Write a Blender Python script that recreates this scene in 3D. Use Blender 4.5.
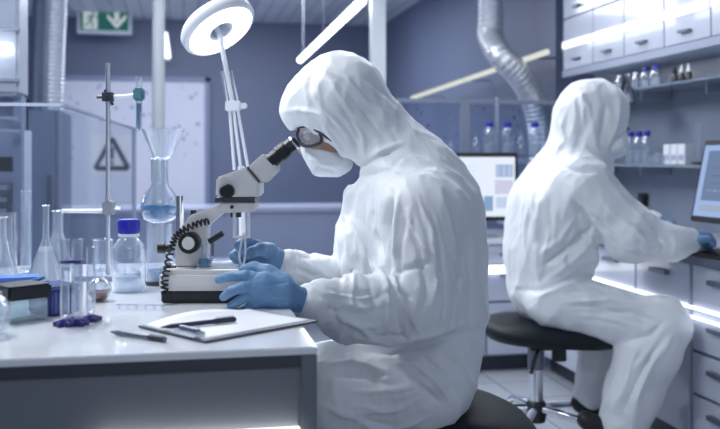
import bpy, bmesh, math, random
import numpy as np
from mathutils import Vector, Matrix
random.seed(7); np.random.seed(7)
PI = math.pi
scn = bpy.context.scene
COL = scn.collection
for o in list(bpy.data.objects):
    bpy.data.objects.remove(o)

# ------------------------------------------------------------------ camera
YAW = math.radians(11.07)
CA, SA = math.cos(YAW), math.sin(YAW)
HC = 1.10                       # eye height
FP, CX, HY = 900.0, 360.0, 158.0   # focal length in pixels, centre column, horizon row
cam_d = bpy.data.cameras.new('camera')
cam = bpy.data.objects.new('camera', cam_d); COL.objects.link(cam)
cam.location = (0, 0, HC); cam.rotation_euler = (PI/2, 0, -YAW)
cam_d.sensor_width = 36; cam_d.lens = FP/720*36
cam_d.shift_y = -(214.5-HY)/720
cam_d.clip_start = .05; cam_d.clip_end = 60
cam_d.dof.use_dof = True; cam_d.dof.focus_distance = 2.05; cam_d.dof.aperture_fstop = 3.3
scn.camera = cam

# ------------------------------------------------------------------ world, lights, exposure
w = bpy.data.worlds.new('world'); scn.world = w; w.use_nodes = True
bg = w.node_tree.nodes['Background']
bg.inputs[0].default_value = (.66, .74, .90, 1); bg.inputs[1].default_value = .31
scn.view_settings.view_transform = 'Standard'; scn.view_settings.look = 'None'
scn.view_settings.gamma = 1; scn.view_settings.use_curve_mapping = False
scn.view_settings.exposure = 0.0
scn.cycles.transparent_max_bounces = 40
scn.cycles.max_bounces = 8

def area(name, loc, target, sx, sy, power, col=(.95, .98, 1)):
    l = bpy.data.lights.new(name, 'AREA'); l.shape = 'RECTANGLE'; l.size = sx; l.size_y = sy
    l.energy = power; l.color = col
    o = bpy.data.objects.new(name, l); COL.objects.link(o); o.location = loc
    d = Vector(target)-Vector(loc)
    o.rotation_euler = d.to_track_quat('-Z', 'Y').to_euler()
    return o
area('bench_fill', (-.6, 2.15, 2.3), (-.35, 2.05, .8), 1.0, .35, 26)  # unseen source added to brighten the bench top
area('ceiling_lamp_behind', (-.2, 4.3, 2.5), (.55, 2.3, .9), 1.6, .5, 58)
area('ceiling_lamp_aisle', (1.35, 3.9, 2.52), (1.2, 3.2, .6), 1.4, .5, 15)
area('high_fill_front', (.2, -.6, 2.5), (.7, 2.4, .7), 1.6, .8, 8, (.86, .92, 1))  # fill added from the viewer's side
area('low_fill_front', (.9, -1.9, 1.35), (.6, 2.2, .75), 1.8, 1.3, 9, (.78, .88, 1))  # low fill added for torso and legs, no window there
area('ceiling_lamp_back_room', (.2, 7.6, 2.5), (.2, 7.8, 0), 2.4, 2.0, 88, (.84, .90, 1))
area('shelf_fill', (2.2, 3.9, 1.57), (2.28, 3.9, 1.0), 1.6, .05, 2.2)  # added under the cabinets to brighten the shelf bottles
area('safety_cabinet_fill', (-1.5, 3.72, 1.33), (-1.5, 3.75, .7), 1.2, .08, 9)  # added inside to brighten the safety cabinet shelves
area('ceiling_lamp_left', (-1.6, 3.6, 2.5), (-1.4, 3.9, .6), 1.2, .5, 20, (.8, .88, 1))

# ------------------------------------------------------------------ frames
def W(X, Z, z):                 # right of / ahead of the viewer -> room
    return Vector((CA*X+SA*Z, -SA*X+CA*Z, z))
def at(px, py, Z): return W((px-CX)*Z/FP, Z, HC-(py-HY)*Z/FP)
def onz(px, py, z):             # the point of a level surface seen there
    return at(px, py, (HC-z)*FP/(py-HY))
def atz(px, Z, z): return W((px-CX)*Z/FP, Z, z)
def y_on_x(px, xw):             # room y where column px meets the plane x = xw
    k = (px-CX)/FP; c = xw/CA; Z = c/(k+SA/CA)
    return CA*Z-SA*k*Z
def z_on_x(px, py, xw):
    k = (px-CX)/FP; c = xw/CA; Z = c/(k+SA/CA)
    return HC-(py-HY)*Z/FP
def Zy(px, yw): return yw/(CA-SA*(px-CX)/FP)
def ony(px, py, yw): return at(px, py, Zy(px, yw))

# ------------------------------------------------------------------ materials
MATS = {}
def mat(name, col, rough=.5, metal=0, **k):
    if name in MATS: return MATS[name]
    m = bpy.data.materials.new(name); m.use_nodes = True
    b = m.node_tree.nodes['Principled BSDF']
    b.inputs['Base Color'].default_value = (*col, 1)
    b.inputs['Roughness'].default_value = rough; b.inputs['Metallic'].default_value = metal
    for kk, v in k.items():
        b.inputs[kk.replace('_', ' ')].default_value = v
    MATS[name] = m
    return m
def mottle(m, scale=6, amt=.12, bump=0, bscale=None):
    nt = m.node_tree; b = nt.nodes['Principled BSDF']
    tc = nt.nodes.new('ShaderNodeTexCoord')
    n = nt.nodes.new('ShaderNodeTexNoise'); n.inputs['Scale'].default_value = scale; n.inputs['Detail'].default_value = 4
    nt.links.new(tc.outputs['Object'], n.inputs['Vector'])
    mx = nt.nodes.new('ShaderNodeMix'); mx.data_type = 'RGBA'
    c = b.inputs['Base Color'].default_value[:]
    mx.inputs[6].default_value = tuple(max(0, v*(1-amt)) for v in c[:3])+(1,)
    mx.inputs[7].default_value = tuple(min(1, v*(1+amt)) for v in c[:3])+(1,)
    nt.links.new(n.outputs['Fac'], mx.inputs[0]); nt.links.new(mx.outputs[2], b.inputs['Base Color'])
    if bump:
        n2 = nt.nodes.new('ShaderNodeTexNoise'); n2.inputs['Scale'].default_value = bscale or scale*8
        nt.links.new(tc.outputs['Object'], n2.inputs['Vector'])
        bp = nt.nodes.new('ShaderNodeBump'); bp.inputs['Strength'].default_value = bump; bp.inputs['Distance'].default_value = .004
        nt.links.new(n2.outputs['Fac'], bp.inputs['Height']); nt.links.new(bp.outputs['Normal'], b.inputs['Normal'])
    return m
def emit(name, col, s):
    if name in MATS: return MATS[name]
    m = bpy.data.materials.new(name); m.use_nodes = True; nt = m.node_tree
    nt.nodes.remove(nt.nodes['Principled BSDF'])
    e = nt.nodes.new('ShaderNodeEmission'); e.inputs[0].default_value = (*col, 1); e.inputs[1].default_value = s
    nt.links.new(e.outputs[0], nt.nodes['Material Output'].inputs[0])
    MATS[name] = m
    return m
def glass(name, tint=(.95, .97, 1), body=.04, edge=.75, power=2.2, white=.0):
    """thin clear wall: passes light, shines at grazing angles"""
    if name in MATS: return MATS[name]
    m = bpy.data.materials.new(name); m.use_nodes = True; nt = m.node_tree
    nt.nodes.remove(nt.nodes['Principled BSDF'])
    tr = nt.nodes.new('ShaderNodeBsdfTransparent'); tr.inputs[0].default_value = (*tint, 1)
    gl = nt.nodes.new('ShaderNodeBsdfGlossy'); gl.inputs['Roughness'].default_value = .05
    gl.inputs[0].default_value = (.95, .97, 1, 1)
    lw = nt.nodes.new('ShaderNodeLayerWeight'); lw.inputs[0].default_value = .5
    pw = nt.nodes.new('ShaderNodeMath'); pw.operation = 'POWER'; pw.inputs[1].default_value = power
    nt.links.new(lw.outputs['Facing'], pw.inputs[0])
    ma = nt.nodes.new('ShaderNodeMath'); ma.operation = 'MULTIPLY_ADD'; ma.inputs[1].default_value = edge; ma.inputs[2].default_value = body
    ma.use_clamp = True
    nt.links.new(pw.outputs[0], ma.inputs[0])
    mx = nt.nodes.new('ShaderNodeMixShader')
    nt.links.new(ma.outputs[0], mx.inputs[0]); nt.links.new(tr.outputs[0], mx.inputs[1]); nt.links.new(gl.outputs[0], mx.inputs[2])
    out = mx
    if white:
        df = nt.nodes.new('ShaderNodeBsdfDiffuse'); df.inputs[0].default_value = (.9, .93, 1, 1)
        m2 = nt.nodes.new('ShaderNodeMixShader'); m2.inputs[0].default_value = white
        nt.links.new(mx.outputs[0], m2.inputs[1]); nt.links.new(df.outputs[0], m2.inputs[2]); out = m2
    nt.links.new(out.outputs[0], nt.nodes['Material Output'].inputs[0])
    MATS[name] = m
    return m
def liquid(name, col, dens):
    if name in MATS: return MATS[name]
    m = bpy.data.materials.new(name); m.use_nodes = True; nt = m.node_tree
    b = nt.nodes['Principled BSDF']; b.inputs['Base Color'].default_value = (*col, 1); b.inputs['Roughness'].default_value = .12
    tr = nt.nodes.new('ShaderNodeBsdfTransparent'); tr.inputs[0].default_value = tuple(.4+.6*c for c in col)+(1,)
    mx = nt.nodes.new('ShaderNodeMixShader'); mx.inputs[0].default_value = dens
    nt.links.new(tr.outputs[0], mx.inputs[1]); nt.links.new(b.outputs[0], mx.inputs[2])
    nt.links.new(mx.outputs[0], nt.nodes['Material Output'].inputs[0])
    MATS[name] = m
    return m

M_wall = mottle(mat('wall_blue', (.20, .235, .34), .6), 3, .08)
M_wallr = mottle(mat('wall_right_blue', (.25, .29, .37), .3), 4, .15)
M_wallback = mottle(mat('wall_back_room', (.15, .18, .28), .5), 2, .12)
M_white = mat('white_paint', (.78, .81, .88), .35)
M_gloss = mottle(mat('gloss_white_door', (.56, .60, .72), .14, Coat_Weight=.6), 5, .03)
M_grey = mat('grey_carcass', (.32, .36, .46), .4)
M_dark = mat('dark_trim', (.035, .04, .06), .4)
M_black = mat('black_plastic', (.012, .013, .017), .35)
M_rubber = mat('black_rubber', (.015, .015, .02), .6)
M_chrome = mat('chrome', (.80, .82, .86), .14, 1)
M_steel = mottle(mat('brushed_steel', (.62, .65, .72), .33, 1), 9, .1)
M_handle = mat('handle_steel', (.20, .22, .28), .3, .8)
M_scope = mat('microscope_enamel', (.76, .75, .75), .3)
M_top = mat('glossy_worktop', (.84, .87, .92), .1, Coat_Weight=.5)
M_panel = mat('bench_front_grey', (.17, .185, .22), .3)
M_bluecap = mat('blue_cap', (.015, .02, .42), .35)
M_purple = mat('violet_plastic', (.03, .03, .20), .3)
M_skin = mottle(mat('skin', (.40, .24, .18), .5), 20, .1)
M_glove = mottle(mat('nitrile_glove', (.15, .29, .50), .5), 30, .08, .35, 90)
M_mask = mottle(mat('face_mask_fabric', (.80, .84, .88), .7), 30, .03, .2, 200)
M_paper = mat('paper', (.82, .84, .90), .6)
M_led = emit('led_white', (.90, .95, 1), 5)
M_strip = emit('streak_glow', (.90, .95, 1), 2.6)
M_ledsoft = emit('led_soft', (.85, .92, 1), 2.6)
M_glass = glass('clear_glass')
M_lab = glass('lab_glass', (.94, .96, .98), .05, .95, 1.7, .04)
M_pane = glass('glass_pane', (.94, .96, .98), .02, .18, 4, .0)
M_tint = glass('tinted_pane', (.84, .88, .94), .035, .4, 3, .01)
M_plast = glass('clear_plastic', (.92, .94, .97), .05, .7, 1.8, .12)

def suit_mat(name, col):
    m = mat(name, col, .45, Sheen_Weight=.25, Sheen_Roughness=.4)
    m.node_tree.nodes['Principled BSDF'].inputs['Subsurface Weight'].default_value = .05
    m.node_tree.nodes['Principled BSDF'].inputs['Subsurface Radius'].default_value = (.02, .021, .023)
    nt = m.node_tree; b = nt.nodes['Principled BSDF']
    tc = nt.nodes.new('ShaderNodeTexCoord'); h = None
    for sc, zs_, w_ in ((5.5, .55, 1.0), (13, .7, .45)):
        mp = nt.nodes.new('ShaderNodeMapping'); mp.inputs['Scale'].default_value = (1.2, 1.2, zs_); mp.inputs['Rotation'].default_value = (.25, .3, 0)
        n = nt.nodes.new('ShaderNodeTexNoise'); n.noise_type = 'RIDGED_MULTIFRACTAL'; n.normalize = True
        n.inputs['Scale'].default_value = sc; n.inputs['Detail'].default_value = 1.5; n.inputs['Distortion'].default_value = .5
        nt.links.new(tc.outputs['Object'], mp.inputs[0]); nt.links.new(mp.outputs[0], n.inputs['Vector'])
        ml = nt.nodes.new('ShaderNodeMath'); ml.operation = 'MULTIPLY_ADD'; ml.inputs[1].default_value = w_; ml.inputs[2].default_value = 0
        nt.links.new(n.outputs['Fac'], ml.inputs[0])
        if h: nt.links.new(h.outputs[0], ml.inputs[2])
        h = ml
    bp = nt.nodes.new('ShaderNodeBump'); bp.inputs['Strength'].default_value = .6; bp.inputs['Distance'].default_value = .02
    nt.links.new(h.outputs[0], bp.inputs['Height']); nt.links.new(bp.outputs['Normal'], b.inputs['Normal'])
    return m
M_suit = suit_mat('white_coverall', (.84, .87, .91))

# ------------------------------------------------------------------ mesh builder
class MB:
    def __init__(s): s.v = []; s.f = []
    def add(s, vs, fs):
        n = len(s.v); s.v += [Vector(p) for p in vs]; s.f += [tuple(i+n for i in f) for f in fs]; return s
    def box(s, lo, hi):
        x0, y0, z0 = lo; x1, y1, z1 = hi
        return s.add([(x0,y0,z0),(x1,y0,z0),(x1,y1,z0),(x0,y1,z0),(x0,y0,z1),(x1,y0,z1),(x1,y1,z1),(x0,y1,z1)],
              [(0,3,2,1),(4,5,6,7),(0,1,5,4),(1,2,6,5),(2,3,7,6),(3,0,4,7)])
    def obox(s, c, u, v, w_):        # centre and three half vectors
        c = Vector(c); u = Vector(u); v = Vector(v); w_ = Vector(w_)
        P = [c+a*u+b*v+d*w_ for d in (-1, 1) for a, b in ((-1,-1),(1,-1),(1,1),(-1,1))]
        return s.add(P, [(0,3,2,1),(4,5,6,7),(0,1,5,4),(1,2,6,5),(2,3,7,6),(3,0,4,7)])
    def prism(s, poly, ext):
        n = len(poly); e = Vector(ext); A = [Vector(p) for p in poly]
        return s.add(A+[p+e for p in A], [tuple(range(n))[::-1], tuple(range(n, 2*n))]+[(i, (i+1) % n, n+(i+1) % n, n+i) for i in range(n)])
    def tube(s, path, r, n=12, caps=True):
        path = [Vector(p) for p in path]; m = len(path)
        rs = r if isinstance(r, (list, tuple)) else [r]*m
        up = None; vs = []; fs = []
        for i, p in enumerate(path):
            t = (path[min(i+1, m-1)]-path[max(i-1, 0)]).normalized()
            if up is None:
                up = Vector((0, 0, 1)) if abs(t.z) < .9 else Vector((1, 0, 0))
            a = (up-t*up.dot(t)).normalized(); up = a; b = t.cross(a)
            for k in range(n):
                q = 2*PI*k/n; vs.append(p+(a*math.cos(q)+b*math.sin(q))*rs[i])
        for i in range(m-1):
            for k in range(n):
                fs.append((i*n+k, i*n+(k+1) % n, (i+1)*n+(k+1) % n, (i+1)*n+k))
        if caps: fs += [tuple(range(n))[::-1], tuple(range((m-1)*n, m*n))]
        return s.add(vs, fs)
    def lathe(s, prof, c, n=28, axis=None):   # prof: (radius, height) pairs around axis through c
        c = Vector(c); ax = Vector(axis or (0, 0, 1)).normalized()
        a = ax.orthogonal().normalized(); b = ax.cross(a); vs = []; fs = []
        for r, h in prof:
            for k in range(n):
                q = 2*PI*k/n; vs.append(c+ax*h+(a*math.cos(q)+b*math.sin(q))*max(r, 1e-5))
        for i in range(len(prof)-1):
            for k in range(n):
                fs.append((i*n+k, i*n+(k+1) % n, (i+1)*n+(k+1) % n, (i+1)*n+k))
        if prof[0][0] > 1e-4 and prof[0] != prof[-1]: fs.append(tuple(range(n))[::-1])
        if prof[-1][0] > 1e-4 and prof[0] != prof[-1]: fs.append(tuple(range((len(prof)-1)*n, len(prof)*n)))
        return s.add(vs, fs)
    def build(s, name, m, root=None, smooth=False, bevel=0, kind=None, label=None):
        base = Vector((0, 0, 0)); p = root
        while p is not None: base += p.location; p = p.parent
        me = bpy.data.meshes.new(name); me.from_pydata([v-base for v in s.v], [], s.f)
        bm = bmesh.new(); bm.from_mesh(me); bmesh.ops.recalc_face_normals(bm, faces=bm.faces)
        if bevel: bmesh.ops.bevel(bm, geom=list(bm.edges), offset=bevel, segments=2, affect='EDGES', clamp_overlap=True)
        bm.to_mesh(me); bm.free()
        if smooth:
            for p_ in me.polygons: p_.use_smooth = True
            if smooth != 'all':
                try: me.set_sharp_from_angle(angle=math.radians(40))
                except Exception: pass
        me.materials.append(m)
        o = bpy.data.objects.new(name, me); COL.objects.link(o)
        if root: o.parent = root
        if kind: o['kind'] = kind
        if label: o['label'] = label
        return o
def tag(o, label, cat, group=None, kind=None):
    o['label'] = label; o['category'] = cat
    if group: o['group'] = group
    if kind: o['kind'] = kind
    return o
def thing(name, label, cat, loc=(0, 0, 0), group=None):
    o = bpy.data.objects.new(name, None); COL.objects.link(o); o.location = loc; o.empty_display_size = .05
    return tag(o, label, cat, group)
def solo(mb, name, m, label, cat, base, group=None, **k):
    """a thing that is one mesh, its origin at its base"""
    e = bpy.data.objects.new('tmp', None); e.location = base
    o = mb.build(name, m, None, **k)
    o.data.transform(Matrix.Translation(-Vector(base))); o.location = base
    bpy.data.objects.remove(e)
    return tag(o, label, cat, group)
def dup(root, loc, label=None):
    r = root.copy(); COL.objects.link(r); r.location = loc
    if label: r['label'] = label
    for ch in list(root.children):
        c = ch.copy(); COL.objects.link(c); c.parent = r
        for g in list(ch.children):
            d = g.copy(); COL.objects.link(d); d.parent = c
    return r
def struct(mb, name, m): return mb.build(name, m, None, kind='structure')
def spline(pts, n=8):
    pts = [Vector(p) for p in pts]; out = []
    for i in range(len(pts)-1):
        p0 = pts[max(i-1, 0)]; p1 = pts[i]; p2 = pts[i+1]; p3 = pts[min(i+2, len(pts)-1)]
        for k in range(n):
            t = k/n
            out.append(.5*((2*p1)+(p2-p0)*t+(2*p0-5*p1+4*p2-p3)*t*t+(3*p1-p0-3*p2+p3)*t**3))
    out.append(pts[-1]); return out
def ribbed(path, r, depth=.06, pitch=.016):
    L = sum((path[i+1]-path[i]).length for i in range(len(path)-1)); n = int(L/(pitch/4))
    pts = []; acc = 0; i = 0; step = L/n; out = []; d = 0
    segs = [(path[k+1]-path[k]).length for k in range(len(path)-1)]
    for k in range(n+1):
        s_ = min(k*step, L-1e-6); a = 0; j = 0
        while a+segs[j] < s_ and j < len(segs)-1: a += segs[j]; j += 1
        out.append(path[j].lerp(path[j+1], (s_-a)/segs[j]))
    return out, [r*(1+depth*math.cos(2*PI*k*step/pitch)) for k in range(n+1)]

# ------------------------------------------------------------------ implicit bodies
def A(px, py, Z, r): return (np.array([(px-CX)*Z/FP, Z, HC-(py-HY)*Z/FP], np.float32), r*Z/FP)
def Az(px, z, Z, r): return (np.array([(px-CX)*Z/FP, Z, z], np.float32), r*Z/FP)
def chain(nodes, k=.03, ws=1.0, op='+'):
    return [(op, nodes[i], nodes[i+1], k, ws) for i in range(len(nodes)-1)]
def sdf(prims, lo, hi, h):
    xs = [np.arange(lo[i], hi[i]+h, h, dtype=np.float32) for i in range(3)]
    f = np.full((len(xs[0]), len(xs[1]), len(xs[2])), 1., np.float32)
    for op, (a, ra), (b, rb), k, ws in prims:
        R = max(ra, rb)/min(ws, 1)+4*k+.03          # work only near the primitive
        sl = []
        for i in range(3):
            l = min(a[i], b[i])-R; u = max(a[i], b[i])+R
            sl.append(slice(max(0, int((l-lo[i])/h)), max(0, min(len(xs[i]), int((u-lo[i])/h)+2))))
        X, Y, Z = np.meshgrid(xs[0][sl[0]], xs[1][sl[1]], xs[2][sl[2]], indexing='ij')
        if X.size == 0: continue
        d = b-a; sv = np.array([1, ws, 1], np.float32); ds = d*sv; L = float(ds@ds)+1e-9
        qx = (X-a[0]); qy = (Y-a[1])*ws; qz = (Z-a[2])
        t = np.clip((qx*ds[0]+qy*ds[1]+qz*ds[2])/L, 0, 1)
        g = np.sqrt((qx-t*ds[0])**2+(qy-t*ds[1])**2+(qz-t*ds[2])**2)-(ra+(rb-ra)*t)
        F = f[sl[0], sl[1], sl[2]]
        if op == '+':
            hh = np.clip(.5+.5*(F-g)/k, 0, 1); r_ = F*(1-hh)+g*hh-k*hh*(1-hh)
        else:
            hh = np.clip(.5-.5*(F+g)/k, 0, 1); r_ = F*(1-hh)-g*hh+k*hh*(1-hh)
        f[sl[0], sl[1], sl[2]] = r_
    return f
def nets(f, org, h):
    s = f < 0
    sh = [n-1 for n in f.shape]
    c = np.zeros(sh, np.int8)
    offs = [(i, j, k) for i in (0, 1) for j in (0, 1) for k in (0, 1)]
    for i, j, k in offs: c += s[i:i+sh[0], j:j+sh[1], k:k+sh[2]]
    I = np.argwhere((c > 0) & (c < 8))
    idx = np.full(sh, -1, np.int64); idx[I[:, 0], I[:, 1], I[:, 2]] = np.arange(len(I))
    acc = np.zeros((len(I), 3)); cnt = np.zeros((len(I), 1))
    for o1 in offs:
        for ax in range(3):
            if o1[ax]: continue
            o2 = list(o1); o2[ax] = 1
            f1 = f[I[:, 0]+o1[0], I[:, 1]+o1[1], I[:, 2]+o1[2]]; f2 = f[I[:, 0]+o2[0], I[:, 1]+o2[1], I[:, 2]+o2[2]]
            m = (f1 < 0) != (f2 < 0); t = np.where(m, f1/np.where(m, f1-f2, 1), 0)
            p = np.array(o1, float)+t[:, None]*(np.array(o2)-np.array(o1))
            acc += m[:, None]*p; cnt += m[:, None]
    v = (I+acc/cnt)*h+np.array(org)
    faces = []
    for ax in range(3):
        b_, c_ = (ax+1) % 3, (ax+2) % 3
        sl1 = [slice(None)]*3; sl2 = [slice(None)]*3; sl1[ax] = slice(0, -1); sl2[ax] = slice(1, None)
        E = np.argwhere(s[tuple(sl1)] != s[tuple(sl2)])
        E = E[(E[:, b_] > 0) & (E[:, c_] > 0) & (E[:, b_] < sh[b_]) & (E[:, c_] < sh[c_])]
        def cell(db, dc):
            q = E.copy(); q[:, b_] -= db; q[:, c_] -= dc; return idx[q[:, 0], q[:, 1], q[:, 2]]
        Q = np.stack([cell(1, 1), cell(0, 1), cell(0, 0), cell(1, 0)], 1)
        fl = ~s[E[:, 0], E[:, 1], E[:, 2]]; Q[fl] = Q[fl][:, ::-1]; faces.append(Q)
    F = np.concatenate(faces); F = F[(F >= 0).all(1)]
    return v, F
def vnormals(v, F):
    n = np.cross(v[F[:, 2]]-v[F[:, 0]], v[F[:, 3]]-v[F[:, 1]]); out = np.zeros_like(v)
    for k in range(4): np.add.at(out, F[:, k], n)
    return out/(np.linalg.norm(out, axis=1, keepdims=True)+1e-12)
def relax(v, F, it=2, lam=.5):
    e = np.concatenate([F[:, [0, 1]], F[:, [1, 2]], F[:, [2, 3]], F[:, [3, 0]]])
    for _ in range(it):
        a = np.zeros_like(v); c = np.zeros((len(v), 1))
        np.add.at(a, e[:, 0], v[e[:, 1]]); np.add.at(c, e[:, 0], 1); np.add.at(a, e[:, 1], v[e[:, 0]]); np.add.at(c, e[:, 1], 1)
        v = v*(1-lam)+lam*a/c
    return v
def tri_noise(p, seed):
    r = np.random.RandomState(seed); out = 0
    for k in range(7):
        d = r.normal(size=3); d /= np.linalg.norm(d); fr = r.uniform(.7, 1.6)
        out = out+np.sin(p@d*fr*6.28+r.uniform(0, 6.28)+1.3*np.sin(p@np.roll(d, 1)*3+k))
    return out/7
def folds_disp(v, folds):
    """creases of the cloth, given along lines on the wearer's side view"""
    px = CX+FP*v[:, 0]/v[:, 1]; py = HY+FP*(HC-v[:, 2])/v[:, 1]
    disp = np.zeros(len(v))
    for pts, amp, wd in folds:
        best = np.full(len(v), 1e9); tt = np.zeros(len(v)); n = len(pts)-1
        for i in range(n):
            a = np.array(pts[i], float); d = np.array(pts[i+1], float)-a; L = d@d
            t = np.clip(((px-a[0])*d[0]+(py-a[1])*d[1])/L, 0, 1)
            dd = np.hypot(px-a[0]-t*d[0], py-a[1]-t*d[1])
            m = dd < best; best[m] = dd[m]; tt[m] = (i+t[m])/n
        disp += 1.45*amp*np.exp(-(best/(wd*.6))**1.5)*np.clip(np.sin(np.clip(tt, .04, .96)*PI)*1.4, 0, 1)
    return disp
def body(name, prims, lo, hi, h, m, root, folds=None, wrinkle=0, wfreq=(7, 7, 4), it=2, seed=1):
    f = sdf(prims, lo, hi, h); v, F = nets(f, lo, h); v = relax(v, F, it)
    if wrinkle or folds:
        n = vnormals(v, F); d = np.zeros(len(v))
        if wrinkle:
            q = v*np.array(wfreq); a = tri_noise(q, seed); b = tri_noise(q*1.9+3, seed+1)
            d += wrinkle*((1-2*np.abs(a)**.7)*.9+(1-2*np.abs(b)**.7)*.5-.3)
        if folds: d += folds_disp(v, folds)
        v = v+n*d[:, None]; v = relax(v, F, 1, .15)
    wv = np.stack([CA*v[:, 0]+SA*v[:, 1], -SA*v[:, 0]+CA*v[:, 1], v[:, 2]], 1)
    base = np.array(root.location) if root else np.zeros(3)
    me = bpy.data.meshes.new(name); me.from_pydata((wv-base).tolist(), [], F.tolist())
    me.polygons.foreach_set('use_smooth', [True]*len(me.polygons)); me.materials.append(m); me.update()
    o = bpy.data.objects.new(name, me); COL.objects.link(o)
    if root: o.parent = root
    return o

# ================================================================== THE ROOM
XL, XR, YB, ZC = -2.6, 2.45, 10.0, 2.6
fl = mat('floor_tiles', (.38, .41, .47), .25)
nt = fl.node_tree; bs = nt.nodes['Principled BSDF']
tcn = nt.nodes.new('ShaderNodeTexCoord'); br = nt.nodes.new('ShaderNodeTexBrick'); br.offset = 0
br.inputs['Color1'].default_value = (.37, .40, .46, 1); br.inputs['Color2'].default_value = (.42, .45, .50, 1); br.inputs['Mortar'].default_value = (.20, .22, .27, 1)
br.inputs['Scale'].default_value = 1; br.inputs['Brick Width'].default_value = .3; br.inputs['Row Height'].default_value = .3; br.inputs['Mortar Size'].default_value = .005
nt.links.new(tcn.outputs['Object'], br.inputs['Vector']); nt.links.new(br.outputs['Color'], bs.inputs['Base Color'])
struct(MB().box((XL, -2.2, -.06), (XR+.1, YB+.1, 0)), 'floor', fl)
ce = mat('ceiling_planks', (.6, .64, .72), .5)
nt = ce.node_tree; bs = nt.nodes['Principled BSDF']
tcn = nt.nodes.new('ShaderNodeTexCoord'); br = nt.nodes.new('ShaderNodeTexBrick'); br.offset = .37
mpn = nt.nodes.new('ShaderNodeMapping'); mpn.inputs['Rotation'].default_value = (0, 0, PI/2)
br.inputs['Color1'].default_value = (.55, .60, .68, 1); br.inputs['Color2'].default_value = (.72, .76, .82, 1); br.inputs['Mortar'].default_value = (.30, .34, .42, 1)
br.inputs['Scale'].default_value = 1; br.inputs['Brick Width'].default_value = 2.5; br.inputs['Row Height'].default_value = .14; br.inputs['Mortar Size'].default_value = .006
nt.links.new(tcn.outputs['Object'], mpn.inputs[0]); nt.links.new(mpn.outputs[0], br.inputs['Vector']); nt.links.new(br.outputs['Color'], bs.inputs['Base Color'])
struct(MB().box((XL, -2.2, ZC), (XR+.1, YB+.1, ZC+.08)), 'ceiling', ce)
struct(MB().box((XL-.1, -2.2, 0), (XL, YB, ZC)), 'wall_left', M_wall)
struct(MB().box((XR, -2.2, 0), (XR+.1, 5.1, ZC)), 'wall_right', M_wallr)
struct(MB().box((2.2, 5.1, 0), (2.55, YB, ZC)), 'wall_right_far', M_wallback)
struct(MB().box((XL-.1, YB, 0), (2.55, YB+.1, ZC)), 'wall_back', M_wallback)
# double door in the far wall
dL = ony(64, 80, YB-.05); dR = ony(205, 80, YB-.05)
doorm = mottle(mat('pale_door', (.70, .72, .84), .35), 5, .05)
d1 = MB().box((dL.x, YB-.06, .0), (dR.x, YB-.005, dL.z)).build('door_1', doorm, None, bevel=.004, kind='structure')
fr = MB()
for a, b in ((dL.x-.05, dL.x), (dR.x, dR.x+.05)): fr.box((a, YB-.08, 0), (b, YB-.002, dL.z+.05))
fr.box((dL.x-.05, YB-.08, dL.z), (dR.x+.05, YB-.002, dL.z+.05)); struct(fr, 'trim_1', mat('door_trim', (.22, .26, .42), .4))
# dots of dirt on the door
dots = MB(); rr = random.Random(3)
for i in range(46):
    x = rr.uniform(dL.x+.05, dR.x-.05); z = rr.uniform(1.05, dL.z-.05); r = rr.uniform(.008, .02)
    dots.lathe([(r, 0), (r, .004)], (x, YB-.061, z), 8, (0, -1, 0))
do = dots.build('stain_marks', mat('stain', (.25, .28, .48), .5), None); do.parent = d1; do['kind'] = 'stuff'
struct(MB().box((XL, YB-.02, 0), (dL.x-.06, YB, .1)).box((dR.x+.06, YB-.02, 0), (2.2, YB, .1)), 'baseboard_back', M_grey)

# exit sign
es = ony(104.5, 20, 9.6); ew, eh = 53*Zy(104, 9.6)/FP/2, 28*Zy(104, 9.6)/FP/2
exs = thing('exit_sign', 'green and white emergency exit sign with running figure and down arrow', 'sign', es)
MB().box((es.x-ew, es.y, es.z-eh), (es.x+ew, es.y+.05, es.z+eh)).build('sign_frame', mat('sign_frame', (.62, .68, .74), .4), exs, bevel=.005)
gm = emit('exit_green', (.03, .15, .15), .7); wm = emit('exit_white', (.55, .64, .70), .8)
gw, gh = ew*.88, eh*.74
MB().box((es.x-gw, es.y-.004, es.z-gh), (es.x+gw, es.y-.001, es.z+gh)).build('sign_face', gm, exs)
MB().box((es.x-gw+.03, es.y-.007, es.z-gh+.01), (es.x-.09+.02, es.y-.0045, es.z+gh-.01)).build('door_symbol', wm, exs)
def flat(poly, y, dy=.002): return [(x, y, z) for x, z in poly]
ar = MB(); ax_, az_ = es.x+ew*.45, es.z
ar.prism(flat([(ax_-.025, az_+gh*.85), (ax_+.025, az_+gh*.85), (ax_+.025, az_-.01), (ax_-.025, az_-.01)], es.y-.008), (0, .003, 0))
ar.prism(flat([(ax_, az_-gh*.85), (ax_-.095, az_+.02), (ax_-.095, az_+.065), (ax_, az_-.03), (ax_+.095, az_+.065), (ax_+.095, az_+.02)], es.y-.0082), (0, .003, 0))
ar.build('arrow', wm, exs)
rm = MB(); rx, rz = es.x-ew*.48, es.z
def limb(pts, r): rm.tube([(rx+a, es.y-.011, rz+b) for a, b in pts], r, 6)
rm.lathe([(.016, 0), (.016, .004)], (rx+.022, es.y-.008, rz+.072), 10, (0, -1, 0))
limb([(.012, .045), (-.012, -.01)], .012); limb([(-.01, -.01), (.02, -.035), (.005, -.08)], .008); limb([(-.012, -.01), (-.035, -.05), (-.07, -.06)], .008)
limb([(.012, .045), (.045, .02), (.06, .03)], .006); limb([(.01, .045), (-.03, .035), (-.045, .0)], .006)
rm.build('running_figure', gm, exs)
MB().tube([(es.x+ew*.8, es.y+.02, es.z+eh), (es.x+ew*.8, es.y+.02, ZC)], .006, 6).build('hanger', M_steel, exs)
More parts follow.
